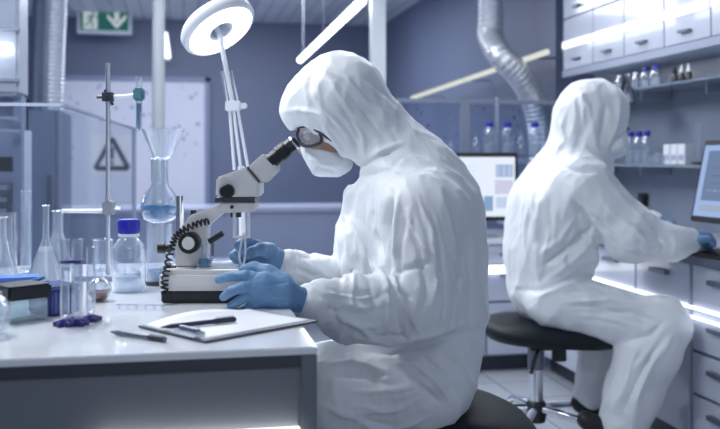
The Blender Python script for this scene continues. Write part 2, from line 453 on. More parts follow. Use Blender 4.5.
MB().tube([(es.x-ew*.8, es.y+.02, es.z+eh), (es.x-ew*.8, es.y+.02, ZC)], .006, 6).build('hanger', M_steel, exs)

# warning sign on the door
ws = ony(112, 155, YB-.066)
wsg = thing('warning_sign', 'square notice with black triangle and exclamation mark on the pale far door', 'sign', ws)
k = Zy(111, YB)/FP
MB().box((ws.x-20*k, ws.y, ws.z-20*k), (ws.x+20*k, ws.y+.004, ws.z+20*k)).build('sign_plate', mat('notice_plate', (.80, .80, .84), .5), wsg)
tb = MB(); T = [(-16, -13), (16, -13), (0, 17)]
for i in range(3):
    a = Vector((ws.x+T[i][0]*k, ws.y-.005, ws.z+T[i][1]*k)); b = Vector((ws.x+T[(i+1) % 3][0]*k, ws.y-.005, ws.z+T[(i+1) % 3][1]*k))
    tb.tube([a, b], 2.3*k, 6)
tb.build('triangle', M_dark, wsg)
MB().box((ws.x-1.8*k, ws.y-.008, ws.z-4*k), (ws.x+1.8*k, ws.y-.001, ws.z+8*k)).box((ws.x-1.8*k, ws.y-.008, ws.z-9*k), (ws.x+1.8*k, ws.y-.001, ws.z-6.2*k)).build('exclamation_mark', M_dark, wsg)

# small bright wall lamp right of the exit sign
p0 = ony(164.5, 33, 9.7); p1 = ony(168, 58, 9.7)
lm = thing('wall_lamp', 'short bright tube lamp near the far door beside the pale post', 'lamp', p1)
MB().tube([p0, p1], .03, 10).build('tube', M_ledsoft, lm, smooth=True)
MB().tube([p0+Vector((.0, .05, .02)), p1+Vector((0, .05, -.02))], .02, 8).tube([p0, p0+Vector((0, .28, 0))], .01, 6).build('bracket', M_white, lm)

# low partition bench across the back room
pb0 = at(30, 209, 6.0); 
pbn = thing('island_bench', 'long low pale blue bench standing across the back room', 'bench', (-.2, 6.1, 0))
MB().box((-1.6, 6.02, .05), (1.15, 6.6, .735)).build('front_panel', mottle(mat('bench_blue', (.40, .45, .63), .4), 3, .06), pbn)
MB().box((-1.62, 6.0, .735), (1.17, 6.62, .765)).build('worktop', mat('bench_top', (.50, .54, .70), .25), pbn, bevel=.004)
MB().box((-1.55, 6.06, 0), (1.1, 6.55, .05)).build('plinth', M_dark, pbn)

# posts
pc = ony(379, 60, 5.06); hw = 7*Zy(379, 5.06)/FP
struct(MB().box((pc.x-hw, 5.06, 0), (pc.x+hw, 5.06+2*hw, ZC)), 'column_middle', mat('column_white', (.80, .84, .90), .4))
pc = ony(158.5, 60, 4.75); hw = 6.2*Zy(158, 4.75)/FP
co = MB().tube([(pc.x, 4.75, 0), (pc.x, 4.75, ZC)], hw, 24).build('column_left', mat('column_grey', (.50, .53, .58), .4), None, smooth=True, kind='structure')

# lit tubes of the back room: a hanging lamp and a modelled reflection
def lit_tube(name, label, a, b, gap, wires, r, m):
    t = thing(name, label, 'lamp', b); g = a.lerp(b, gap); e = (b-a).normalized()*.015
    MB().tube([a, g-e], r, 10).build('tube', m, t, smooth=True)
    MB().tube([g+e, b], r, 10).build('tube', m, t, smooth=True)
    MB().tube([g-e*1.5, g+e*1.5], r*.8, 10).build('joint', M_steel, t)
    for s_ in (.08, .5, .92):
        q = a.lerp(b, s_)
        if wires: MB().tube([q+Vector((0, 0, r)), (q.x, q.y, ZC)], .003, 5).build('wire', M_steel, t)
        else: MB().tube([q, (2.21, q.y, q.z)], .008, 6).build('holder', M_steel, t)
    return t
a = at(362, 1, 5.13); b = at(300, 60, 8.27)
lit_tube('lit_tube', 'bright white tube lamp hanging above the head of the seated microscopist', a, b, .30, True, .026, M_led)
a = at(547, 52, 5.12); b = at(412, 98, 8.0)
lit_tube('lit_tube', 'yellowish slim reflected tube of light slanting across the wall behind the flexible duct', a, b, .5, False, .017, emit('tube_reflection', (.84, .87, .78), .9))  # reflection of a lamp tube, modelled as a glowing tube

# flexible ducts
def duct(label, pts, r, m):
    path = spline(pts, 10); pp, rs = ribbed(path, r, .07, r*.42)
    return solo(MB().tube(pp, rs, 18), 'flexible_duct', m, label, 'duct', pts[-1], smooth='all')
M_duct = mat('aluminium_duct', (.86, .88, .93), .35, .75); M_ductd = mat('dark_duct', (.22, .25, .34), .35, .7)
duct('silver flexible duct bending down the wall right of the tall white column', [at(491, -150, 5.5), at(491, 10, 5.5), at(490, 35, 5.5), at(500, 55, 5.32), at(518, 74, 5.35), at(531, 95, 5.43), at(539, 122, 5.46), at(541, 150, 5.46), at(541, 180, 5.46)], .075, M_duct)
duct('bright silver ribbed duct at upper left, thicker of the pair', [at(57, -120, 5.4), at(56, 0, 5.4), at(54, 60, 5.4), at(53, 112, 5.4)], .062, M_duct)
duct('dark narrow ribbed duct at upper left, left of the bright one', [at(44, -120, 5.6), at(41, 0, 5.6), at(38, 60, 5.6), at(37, 112, 5.6)], .052, M_ductd)

# dark cabinet behind the glass screen
a = at(26, 112, 5.3); b = at(63, 112, 5.3)
cb = thing('tall_cabinet', 'plain blue grey cabinet under the two ribbed ducts', 'cabinet', (a.x, a.y, 0))
MB().box((a.x, 5.3, .06), (b.x, 5.95, a.z)).build('body', mat('cab_blue', (.20, .24, .34), .35), cb, bevel=.005)
MB().box((a.x+.01, 5.285, .1), (b.x-.01, 5.3, a.z-.02)).build('door', mat('cab_blue_door', (.23, .275, .38), .25), cb)
MB().box((b.x-.05, 5.265, .8), (b.x-.035, 5.285, 1.0)).build('handle', M_handle, cb)
MB().box((a.x+.02, 5.33, 0), (b.x-.02, 5.9, .06)).build('plinth', M_dark, cb)

# safety cabinet on the left
hx = ony(19, 50, 3.62).x; hy = 3.62
bc = thing('safety_cabinet', 'white laboratory safety cabinet with lit lamp bar at the left edge', 'cabinet', (hx-.5, hy, 0))
MB().box((hx-1.3, hy, 1.34), (hx, hy+.21, 2.25)).build('hood', mat('hood_white', (.42, .47, .58), .3), bc, bevel=.012)
MB().box((hx-1.3, hy+.16, .75), (hx, hy+.21, 1.34)).box((hx-.03, hy+.05, .75), (hx, hy+.21, 1.34)).build('back_panel', mat('hood_inner', (.24, .28, .40), .3), bc)
MB().box((hx-1.3, hy-.02, .70), (hx+.0, hy+.21, .76)).build('work_surface', M_steel, bc, bevel=.006)
MB().box((hx-1.28, hy+.02, .05), (hx-.02, hy+.20, .70)).build('base_unit', mat('hood_base', (.44, .48, .60), .35), bc)
MB().box((hx-1.25, hy+.06, 0), (hx-.06, hy+.19, .05)).build('plinth', M_dark, bc)
Zh = 3.43
z1 = HC+(158-50)*Zh/FP
MB().tube([(hx-1.2, hy-.035, z1), (hx-.02, hy-.035, z1)], .022, 12).build('lamp_bar', M_led, bc, smooth=True)
rl = MB()
for py in (29, 80, 118, 131):
    z = HC+(158-py)*Zh/FP; rl.box((hx-1.3, hy-.012, z-.006), (hx+.002, hy+.01, z+.006))
rl.build('rail', mat('hood_rail', (.50, .55, .66), .25, .5), bc)
rk = MB()
for py in (188, 200, 211): 
    z = HC+(158-py)*Zh/FP; rk.box((hx-1.2, hy+.03, z-.008), (hx-.05, hy+.14, z+.008))
rk.build('inner_shelf', M_steel, bc)
MB().box((hx-1.2, hy+.02, HC-.052), (hx-.03, hy+.06, HC+.004)).build('control_strip', M_black, bc)
a = atz(28, 3.3, .0)
sp = thing('support_post', 'slim pale upright post right of the safety cabinet', 'post', (a.x, a.y, 0))
MB().box((a.x-.012, a.y-.012, .02), (a.x+.012, a.y+.012, 1.2)).build('upright', mat('post_pale', (.66, .70, .80), .3), sp, bevel=.003)
MB().box((a.x-.06, a.y-.06, 0), (a.x+.06, a.y+.06, .02)).build('foot', M_steel, sp)

# glass screen around the left bench
g0 = Vector((-.366, 2.874, 0)); g1 = Vector((-.272, 5.148, 0)); ZG = 1.262
gs = thing('glass_screen', 'clear glass screen with thin top rail behind the glassware', 'screen', g0)
d = (g1-g0).normalized(); n_ = Vector((d.y, -d.x, 0))
MB().obox((g0+g1)/2+Vector((0, 0, ZG/2)), (g1-g0)/2, n_*.004, (0, 0, ZG/2)).build('side_pane', M_pane, gs)
MB().box((XL+.02, g0.y-.004, 0), (g0.x-.006, g0.y+.004, ZG)).build('front_pane', M_tint, gs)
railm = mat('pane_edge', (.42, .47, .60), .3)
MB().obox((g0+g1)/2+Vector((0, 0, ZG)), (g1-g0)/2, n_*.007, (0, 0, .005)).build('top_rail', railm, gs)
MB().box((XL+.02, g0.y-.007, ZG-.005), (g0.x, g0.y+.007, ZG+.005)).build('top_rail', railm, gs)
MB().tube([g1, g1+Vector((0, 0, ZG))], .012, 8).build('end_post', railm, gs)

# ================================================================== BACK COUNTER
YC = 4.40
def base_cabinet(name, label, x0, x1, y0, y1, axis, splits, group, top=.70, hand=True, seam=.006):
    """axis 'y': fronts face -y at y0; axis 'x': fronts face -x at x0; splits: heights between fronts"""
    t = thing(name, label, 'cabinet', ((x0+x1)/2, (y0+y1)/2, 0), group)
    if axis == 'y': MB().box((x0, y0+.02, .08), (x1, y1, top)).build('carcass', M_grey, t)
    else: MB().box((x0+.02, y0, .08), (x1, y1, top)).build('carcass', M_grey, t)
    if axis == 'y': MB().box((x0, y0+.06, 0), (x1, y1-.02, .08)).build('plinth', M_dark, t)
    else: MB().box((x0+.06, y0, 0), (x1-.02, y1, .08)).build('plinth', M_dark, t)
    for a, b in zip(splits[:-1], splits[1:]):
        nm = 'drawer' if b-a < .33 else 'door'
        if axis == 'y':
            f_ = MB().box((x0+seam, y0, a+seam), (x1-seam, y0+.02, b-seam)).build(nm, M_gloss, t, bevel=.002)
            xm = (x0+x1)/2
            if hand: MB().box((xm-.06, y0-.022, b-.062), (xm+.06, y0-.002, b-.05)).build('handle', M_handle, f_)
        else:
            f_ = MB().box((x0, y0+seam, a+seam), (x0+.02, y1-seam, b-seam)).build(nm, M_gloss, t, bevel=.002)
            ym = (y0+y1)/2
            if hand: MB().box((x0-.022, ym-.06, b-.062), (x0-.002, ym+.06, b-.046)).build('handle', M_handle, f_)
    return t
xs = [1.06, 1.26, 1.52, 1.79]
for i in range(3):
    base_cabinet('base_cabinet', ['white drawer cabinet of the back counter hidden behind the near person', 'white drawer cabinet under the computer on the back counter', 'white drawer cabinet in the corner where the two counters meet'][i], xs[i], xs[i+1], YC, YC+.58, 'y', [.085, .36, .555, .66], 'cabinets under the back counter', .66)
wt = thing('worktop', 'pale worktop of the back counter under the computer monitor', 'worktop', (1.1, YC+.3, .66))
MB().box((1.04, YC-.03, .66), (1.795, YC+.6, .69)).build('slab', M_top, wt, bevel=.003)
a = (xs[0]+.02, YC-.012, .535); b = (xs[3]-.03, YC-.012, .535)
solo(MB().box((xs[0]+.02, YC-.02, .509), (xs[3]-.04, YC-.001, .550)), 'light_streak', M_strip, 'glowing streak of light along the front of the back counter cabinets', 'light', (1.1, YC-.02, .509))  # added emissive strip models the light streak on these fronts

# glass partition with shelf behind the monitor
yp = 5.0
gp = thing('glass_partition', 'glazed partition with pale top rail behind the monitor and blue capped bottles', 'partition', (1.3, yp, 0))
MB().box((1.0, yp, .0), (2.42, yp+.008, 1.425)).build('pane', M_tint, gp)
MB().box((1.0, yp-.012, 1.415), (2.42, yp+.02, 1.44)).build('top_rail', mat('rail_pale', (.26, .30, .39), .3), gp)
pp = ony(465, 120, yp-.012)
for xa_, xb_ in ((pp.x-.027, pp.x+.027), (1.0, 1.04)): MB().box((xa_, yp-.016, 0), (xb_, yp-.003, 1.415)).build('post', mat('rail_pale', (.5, .55, .66), .3), gp)
dots = MB(); rr = random.Random(5)
for i in range(40):
    x = rr.uniform(1.06, 1.95); z = rr.uniform(1.16, 1.40); r = rr.uniform(.004, .009)
    dots.lathe([(r, 0), (r, .002)], (x, yp-.001, z), 8, (0, -1, 0))
o_ = dots.build('water_spots', mat('spot_dark', (.06, .08, .16), .4), gp); o_['kind'] = 'stuff'
zs = ony(500, 154.5, yp-.15).z
sh = thing('shelf', 'narrow glass shelf behind the monitor carrying blue capped bottles', 'shelf', (1.3, yp-.12, zs-.012))
MB().box((1.02, yp-.22, zs-.014), (2.0, yp-.02, zs)).build('board', mat('shelf_dark', (.10, .13, .22), .3), sh)
for x in (1.1, 1.5, 1.9): MB().box((x-.01, yp-.2, zs-.05), (x+.01, yp-.02, zs-.014)).build('bracket', M_steel, sh)

# bottle builder
def gl45(label, base, r, h, group=None, liq=None, capm=None, name='reagent_bottle'):
    t = thing(name, label, 'bottle', base, group)
    prof = [(r*.2, 0), (r*.92, 0), (r, .06*h), (r, .60*h), (r*.9, .70*h), (r*.55, .80*h), (r*.50, .86*h)]
    inn = [(a-.0018, b+.002) for a, b in prof[::-1]]; inn[-1] = (r*.15, .002)
    MB().lathe(prof+inn, base, 24).build('bottle_body', M_lab, t, smooth=True)
    MB().lathe([(r*.60, .85*h), (r*.62, .86*h), (r*.62, .98*h), (r*.56, h), (.001, h)], base, 24).build('cap', capm or M_bluecap, t, smooth=True)
    if liq:
        MB().lathe([(.001, .01*h), (r*.9, .012*h), (r*.96, .06*h), (r*.96, liq[1]*h), (.001, liq[1]*h)], base, 24).build('contents', liq[0], t, smooth=True)
    return t
clear = liquid('clear_water', (.80, .86, .93), .28)
pos = [(489.5, 'blue capped clear bottle behind the monitor, leftmost of three'), (507.5, 'blue capped clear bottle behind the monitor, middle of three'), (535, 'blue capped clear bottle nearest the far person, right of the monitor')]
b0 = None
for px, lab in pos:
    q = ony(px, 154, yp-.1); q.z = zs
    if b0 is None: b0 = gl45(lab, q, .034, .185, 'blue capped bottles behind the monitor', (clear, .35))
    else: dup(b0, q, lab)
def vial(name, label, cat, px, r, h, yy, group=None, zz=None):
    q = ony(px, 154, yy); q.z = zz
    return solo(MB().lathe([(.001, 0), (r, 0), (r, h*.62), (r*.45, h*.8), (r*.45, h), (r*.4, h), (r*.4, h*.8), (r*.92, h*.6), (r*.92, .003), (.001, .003)], q, 16), name, M_lab, label, cat, q, group, smooth=True)
vial('glass_flask', 'small clear flask left of the blue capped bottles', 'flask', 476, .02, .11, yp-.1, None, zs)
vial('glass_flask', 'small clear flask between the middle and right blue capped bottles', 'flask', 521, .024, .12, yp-.09, None, zs)
vial('glass_vial', 'short clear vial near the back of the near person, on the shelf', 'vial', 451, .013, .10, yp-.12, None, zs)
vial('glass_jar', 'short clear jar on the shelf closest to the near person', 'jar', 417, .03, .13, yp-.12, None, zs)
q = ony(497, 98, yp); 
# tall tube behind the bottles
q = ony(497, 154, yp-.06); q.z = zs
solo(MB().lathe([(.001, 0), (.012, 0), (.012, .33), (.010, .33), (.010, .004), (.001, .004)], q, 14), 'measuring_cylinder', M_plast, 'tall narrow clear cylinder standing between two blue capped bottles', 'cylinder', q, smooth=True)

# monitor on the back counter
def monitor(label, c, u, v, w2, h2, content, stand, base_z):
    """c: screen centre, u: right along screen, v: up along screen (unit), n: towards the viewer"""
    u = u.normalized(); v = v.normalized(); n = u.cross(v).normalized()
    fp = c-n*.09
    t = thing('monitor', label, 'monitor', (fp.x, fp.y, base_z))
    MB().obox(c-n*.022, u*(w2+.015), v*(h2+.022)-v*0, n*.018).build('casing', M_black, t, bevel=.004)
    sc = MB().obox(c-n*.003, u*w2, v*h2, n*.0015).build('screen', emit('screen_white'+str(len(MATS)), content['bg'], content['s']), t)
    for i, (nm, x, y, a, b, col, s_) in enumerate(content['items']):
        MB().obox(c+u*x+v*y-n*.0005, u*a, v*b, n*.0012).build(nm, emit('scr%.2f%.2f%.2f%.1f' % (*col, s_), col, s_), sc)
    nk = MB(); nk.obox(c-n*.075-v*(h2*.55), u*.035, v*(h2*.45), n*.012)
    foot = Vector((fp.x, fp.y, base_z))
    nk.tube([c-n*.08-v*h2*.8, foot+Vector((0, 0, .012))], .022, 10); nk.build('stand', M_black, t)
    un = Vector((u.x, u.y, 0)).normalized(); nn = Vector((n.x, n.y, 0)).normalized()
    MB().obox(foot+Vector((0, 0, .008)), un*.11, nn*.08, (0, 0, .008)).build('foot', M_black, t, bevel=.003)
    return t
R3 = Vector((CA, -SA, 0)); F3 = Vector((SA, CA, 0))
Zm = 4.62
tl = at(410, 157, Zm); brr = at(515, 216.5, Zm)
c = (tl+brr)/2; w2 = (brr-tl).dot(R3)/2; h2 = (tl.z-brr.z)/2
mpx = Zm/FP
def scr(px, py): return ((px-462.5)*mpx, -(py-186.7)*mpx)
items = []
def it(nm, x0, y0, x1, y1, col, s_):
    x, y = scr((x0+x1)/2, (y0+y1)/2); items.append((nm, x, y, (x1-x0)/2*mpx, (y1-y0)/2*mpx, col, s_))
it('table_panel', 496, 164.5, 513, 177, (.42, .55, .85), .8)
for k in range(3): it('table_line', 497+5.5*k, 166, 500.5+5.5*k, 176, (.62, .72, .95), .9)
it('text_panel', 495, 180, 513, 194, (.68, .68, .90), .9)
it('text_panel', 496, 197, 513, 208, (.60, .72, .95), .9)
it('figure_panel', 484, 196, 493, 211, (.30, .48, .75), .8)
for k in range(4): it('text_line', 450, 166+4*k, 478-3*k, 167+4*k, (.72, .80, .95), .95)
monitor('black framed monitor with a white document on screen on the back counter', c, R3, Vector((0, 0, 1)), w2, h2, dict(bg=(.80, .88, 1), s=1.0, items=items), None, .69)

# ================================================================== RIGHT COUNTER
XF = 1.805
ym = [2.20, 2.60, 2.98, 3.38, 3.78, 4.39]
labs = ['white drawer cabinet of the right counter at the right edge of the view', 'white cabinet of four drawers beside the far person\'s knee', 'white door cabinet behind the knee of the far person', 'white door cabinet behind the lap of the far person', 'white door cabinet in the corner beyond the far person']
z4 = [.085, .25, .405, .555, .72]
for i in range(5):
    base_cabinet('base_cabinet', labs[i], XF, XR-.005, ym[i]+(.0 if i != 1 else .0), ym[i+1]-(.012 if i == 1 else 0), 'x', z4 if i < 2 else [.085, .72], 'cabinets under the right counter', .72)
wt2 = thing('worktop', 'pale worktop with dark front edge along the right wall', 'worktop', (2.1, 3.4, .72))
MB().box((XF-.02, 1.9, .722), (XR-.003, 4.98, .75)).build('slab', mat('worktop_grey', (.55, .59, .68), .2), wt2, bevel=.003)
MB().box((XF-.026, 1.9, .722), (XF-.02, 4.37, .75)).build('front_edge', mat('edge_dark', (.10, .12, .18), .3), wt2)
lb = thing('light_streak', 'long glowing streak of light along the right counter cabinet fronts', 'light', (XF-.02, 3.4, .55))  # light streak on the glossy doors, modelled as added glowing strips
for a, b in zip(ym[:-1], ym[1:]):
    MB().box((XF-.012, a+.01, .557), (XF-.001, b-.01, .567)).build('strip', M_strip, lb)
lb2 = thing('light_streak', 'short lower glowing strip on the drawer fronts beside the far person\'s knee', 'light', (XF-.02, 2.8, .51))  # second, lower streak of light, also an added glowing strip
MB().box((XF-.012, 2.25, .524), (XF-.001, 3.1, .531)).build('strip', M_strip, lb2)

# upper cabinets
XU = 2.08
seam = [y_on_x(p, XU) for p in (563, 593, 624, 664, 711, 790)]
zb, zmid, zt = 1.585, 1.87, 2.34
lab = ['white gloss wall cabinet, first from the far end of the row', 'white gloss wall cabinet, second from the far end of the row', 'white gloss wall cabinet, third from the far end of the row', 'white gloss wall cabinet, fourth from the far end of the row', 'white gloss wall cabinet at the right edge of the view']
for i in range(5):
    y1, y0 = seam[i], seam[i+1]
    t = thing('wall_cabinet', lab[i], 'cabinet', ((XU+XR)/2, (y0+y1)/2, zb), 'wall cabinets above the right counter')
    MB().box((XU+.02, y0+.001, zb), (XR-.003, y1-.001, zt)).build('carcass', M_grey, t)
    for a, b in ((zb, zmid), (zmid, zt)):
        f_ = MB().box((XU, y0+.004, a+.004), (XU+.02, y1-.004, b-.004)).build('door', M_gloss, t, bevel=.002)
        yc = (y0+y1)/2
        MB().box((XU-.02, yc-.042, a+.045), (XU-.001, yc+.042, a+.056)).build('handle', M_handle, f_)
lp = thing('pelmet', 'grey lower trim running under the row of wall cabinets', 'trim', (XU, 4, zb-.04))
MB().box((XU-.004, seam[5], zb-.035), (XU+.02, seam[0], zb)).build('front_lip', mat('lip_grey', (.36, .40, .52), .3), lp)
MB().box((XU+.02, seam[5], zb-.012), (XR-.003, seam[0], zb-.001)).build('underside', M_grey, lp)
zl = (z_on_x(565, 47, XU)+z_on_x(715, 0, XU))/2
lb3 = thing('light_streak', 'bright segmented streak of reflected light slanting across the wall cabinet doors', 'light', (XU-.02, 4, zl-.02))  # ceiling tubes reflected in the doors, modelled as glowing strips
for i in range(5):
    MB().box((XU-.012, seam[i+1]+.015, zl-.018), (XU-.001, seam[i]-.015, zl+.02)).build('strip', emit('upper_streak_glow', (.93, .96, 1), 1.5), lb3)

# wall shelves
XS = 2.2
def wshelf(label, z, y0, y1):
    t = thing('shelf', label, 'shelf', ((XS+XR)/2, (y0+y1)/2, z-.012))
    MB().box((XS, y0, z-.014), (XR-.004, y1, z)).build('board', mat('shelf_glass_edge', (.22, .27, .35), .2), t, bevel=.002)
    for k in range(4):
        y = y0+.15+(y1-y0-.3)*k/3; MB().box((XS+.08, y-.006, z-.06), (XR-.004, y+.006, z-.014)).build('bracket', M_steel, t)
wshelf('upper wall shelf below the white cabinets holding small bottles', 1.45, 2.9, 4.95)
wshelf('lower wall shelf holding three white cartons behind the far person', 1.07, 2.9, 4.95)
def onshelf(px, dx=.1, z=1.07):
    x = XS+dx; return Vector((x, y_on_x(px, x), z))
b0 = None
for px, lab in ((631, 'blue capped bottle on the lower wall shelf, beside the far person\'s mask'), (639, 'blue capped bottle on the lower wall shelf, middle of the three'), (647, 'blue capped bottle on the lower wall shelf, nearest the cartons')):
    q = onshelf(px, .06)
    if b0 is None: b0 = gl45(lab, q, .026, .165, 'blue capped bottles on the lower wall shelf', (clear, .4))
    else: dup(b0, q, lab)
b0 = None
for px, lab in ((646, 'blue capped bottle on the upper wall shelf, left of its pair'), (656, 'blue capped bottle on the upper wall shelf, right of its pair')):
    q = onshelf(px, .08, 1.45)
    if b0 is None: b0 = gl45(lab, q, .026, .105, 'blue capped bottles on the upper wall shelf', (clear, .4))
    else: dup(b0, q, lab)
b0 = None
for px, lab in ((619, 'small pale bottle on the upper wall shelf, first of three left of the blue caps'), (628, 'small pale bottle on the upper wall shelf, behind the triangle sign'), (636, 'small pale bottle on the upper wall shelf, right of the triangle sign')):
    q = onshelf(px, .08, 1.45)
    if b0 is None: b0 = gl45(lab, q, .02, .09, 'pale bottles on the upper wall shelf', (clear, .5), M_white, 'small_bottle')
    else: dup(b0, q, lab)
brown = mat('dark_bottle', (.02, .02, .03), .15)
for px, lab, capm in ((674.5, 'dark dropper bottle with dark cap on the upper wall shelf', M_black), (681.5, 'dark bottle with white cap on the upper wall shelf, left of its pair', M_white), (688.5, 'dark bottle with white cap on the upper wall shelf, right of its pair', M_white)):
    q = onshelf(px, .08, 1.45)
    t = thing('dropper_bottle', lab, 'bottle', q, 'dark bottles on the upper wall shelf')
    MB().lathe([(.001, 0), (.015, 0), (.016, .004), (.016, .04), (.008, .05), (.001, .05)], q, 16).build('bottle_body', brown, t, smooth=True)
    MB().lathe([(.009, .048), (.009, .065), (.004, .07), (.003, .085), (.001, .086)], q, 12).build('cap', capm, t, smooth=True)
for px, lab in ((674, 'white carton on the lower wall shelf, left of three'), (681.5, 'white carton on the lower wall shelf, middle of three'), (689, 'white carton on the lower wall shelf, right of three')):
    q = onshelf(px, .1)
    t = thing('carton', lab, 'box', q, 'white cartons on the lower wall shelf')
    MB().box((q.x-.04, q.y-.03, q.z), (q.x+.04, q.y+.03, q.z+.095)).build('box_body', mat('carton_white', (.80, .82, .88), .5), t, bevel=.003)
    MB().box((q.x-.0415, q.y-.022, q.z+.02), (q.x-.0402, q.y+.022, q.z+.045)).build('print_mark', mat('carton_print', (.40, .45, .62), .5), t)
q = onshelf(699, .07)
t = thing('measuring_cylinder', 'clear glass cylinder with dark foot right of the white cartons', 'cylinder', q)
MB().lathe([(.02, .012), (.02, .185), (.018, .185), (.018, .014), (.001, .014)], q, 18).build('tube', M_lab, t, smooth=True)
MB().lathe([(.001, 0), (.032, 0), (.032, .012), (.001, .012)], q, 18).build('foot', M_dark, t)
for px, r, h, lab in ((653, .022, .04, 'low clear dish on the lower wall shelf beside the bottles'), (659, .02, .055, 'small clear beaker on the lower wall shelf, middle of the low glassware'), (666, .018, .04, 'small clear dish on the lower wall shelf beside the cartons')):
    q = onshelf(px, .07)
    solo(MB().lathe([(.001, 0), (r, 0), (r, h), (r*.92, h), (r*.92, .003), (.001, .003)], q, 18), 'glass_beaker', M_plast, lab, 'beaker', q, 'low glassware on the lower wall shelf', smooth=True)
# triangle sign hung on the shelf edge
q = Vector((XS-.012, y_on_x(627, XS-.012), z_on_x(627, 90, XS-.012)))
tsn = thing('warning_sign', 'small dark triangle warning sign hanging beside the far person\'s hood', 'sign', q)
P3 = [(0, .075), (.085, -.07), (-.085, -.07)]
tb = MB()
for i in range(3):
    a = P3[i]; b = P3[(i+1) % 3]; tb.tube([(q.x-.006, q.y+a[0], q.z+a[1]), (q.x-.006, q.y+b[0], q.z+b[1])], .009, 6)
tb.build('border', M_dark, tsn)
MB().prism([(q.x+.002, q.y+a*.95, q.z+b*.95) for a, b in P3], (.003, 0, 0)).build('plate', mat('sign_grey', (.26, .31, .39), .5), tsn)
MB().box((q.x-.003, q.y-.004, q.z-.02), (q.x+.002, q.y+.004, q.z+.02)).build('exclamation_mark', M_dark, tsn)

# small socket on the wall behind the far arm
q = Vector((XR-.004, y_on_x(645, XR), z_on_x(645, 200, XR)))
t = thing('wall_socket', 'small black socket on the right wall above the far arm', 'socket', q)
MB().box((q.x-.02, q.y-.04, q.z-.035), (q.x+.003, q.y+.04, q.z+.035)).build('plate', M_black, t, bevel=.004)
MB().lathe([(.018, 0), (.018, .003), (.001, .003)], (q.x-.02, q.y, q.z), 14, (-1, 0, 0)).build('outlet', M_dark, t)

# monitor of the right counter
bl = at(690.5, 217.5, 3.6); tlv = at(708, 143, 3.6); brp = at(721, 220.5, 3.43)
u = (brp-bl); u.z = 0; u.normalize(); v = (tlv-bl); v = (v-u*v.dot(u)).normalized()
Wd = .50; Hh = (tlv-bl).length
c = bl+u*(Wd/2)+v*(Hh/2)
itm = [('text_panel', -.05, .02, .16, .10, (.30, .42, .68), .55), ('text_line', -.04, .05, .13, .003, (.22, .32, .55), .5), ('text_line', -.04, .02, .13, .003, (.22, .32, .55), .5), ('text_line', -.04, -.01, .13, .003, (.22, .32, .55), .5),
       ('button_bar', -.06, -.11, .15, .012, (.60, .70, .90), .6)]
for k in range(6): itm.append(('text_line', -.17+.035*k, -.04, .012, .003, (.70, .78, .95), .7))
monitor('black framed monitor with blue window at the right edge of the view', c, u, v, Wd/2-.008, Hh/2-.01, dict(bg=(.36, .50, .80), s=.95, items=itm), None, .75)
kc = atz(716, 3.13, .75)
kb = thing('keyboard', 'black keyboard under the far person\'s gloved hand', 'keyboard', kc)
ya = Vector((0, 1, 0)); xa = Vector((1, 0, 0)); kc2 = kc+Vector((.05, -.04, .008))
MB().obox(kc2, xa*.075, ya*.2, (0, 0, .007)).build('keyboard_case', M_black, kb, bevel=.003)
ks = MB()
for i in range(5):
    for j in range(12): ks.box((kc2.x-.06+.024*i, kc2.y-.185+.031*j, kc2.z+.007), (kc2.x-.04+.024*i, kc2.y-.16+.031*j, kc2.z+.012))
ko = ks.build('keys', mat('keycap', (.03, .03, .035), .5), kb); ko['kind'] = 'stuff'

# ================================================================== NEAR BENCH
ZT = .798
cor = W((318-CX)*1.44/FP, 1.44, ZT); DX1, DY0, DX0, DY1 = cor.x, cor.y, -1.5, 2.66
bn = thing('lab_bench', 'glossy white topped laboratory bench with grey front in the foreground', 'bench', (-.5, 2.0, 0))
MB().box((DX0, DY0, ZT-.012), (DX1, DY1, ZT)).build('worktop', M_top, bn, bevel=.002)
MB().box((DX0, DY0+.006, ZT-.032), (DX1-.004, DY1-.01, ZT-.012)).build('frame_rail', mat('rail_dark', (.045, .05, .07), .35), bn)
MB().box((DX0, DY0+.012, .12), (DX1-.03, DY0+.03, ZT-.034)).build('front_panel', M_panel, bn, bevel=.001)
for y0 in (DY0+.004, DY1-.06):
    MB().box((DX1-.026, y0, 0), (DX1-.001, y0+.05, ZT-.012)).build('leg', mat('leg_grey', (.15, .165, .20), .3), bn, bevel=.002)
for y0 in (DY0+.004, DY1-.06):
    MB().box((DX0, y0, 0), (DX0+.03, y0+.05, ZT-.032)).build('leg', mat('leg_grey', (.15, .165, .20), .3), bn, bevel=.002)
MB().box((DX0, DY0+.035, .02), (DX1-.03, DY0+.05, .12)).build('lower_rail', M_dark, bn)
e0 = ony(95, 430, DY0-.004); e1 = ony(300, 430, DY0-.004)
solo(MB().box((e0.x, DY0-.012, .652), (e1.x, DY0+.011, .669)), 'light_streak', emit('bench_glow', (.95, .96, .92), 3.5), 'added glowing strip low on the grey front of the near bench', 'light', ((e0.x+e1.x)/2, DY0, .648))  # added to give the glow at the bottom of the panel

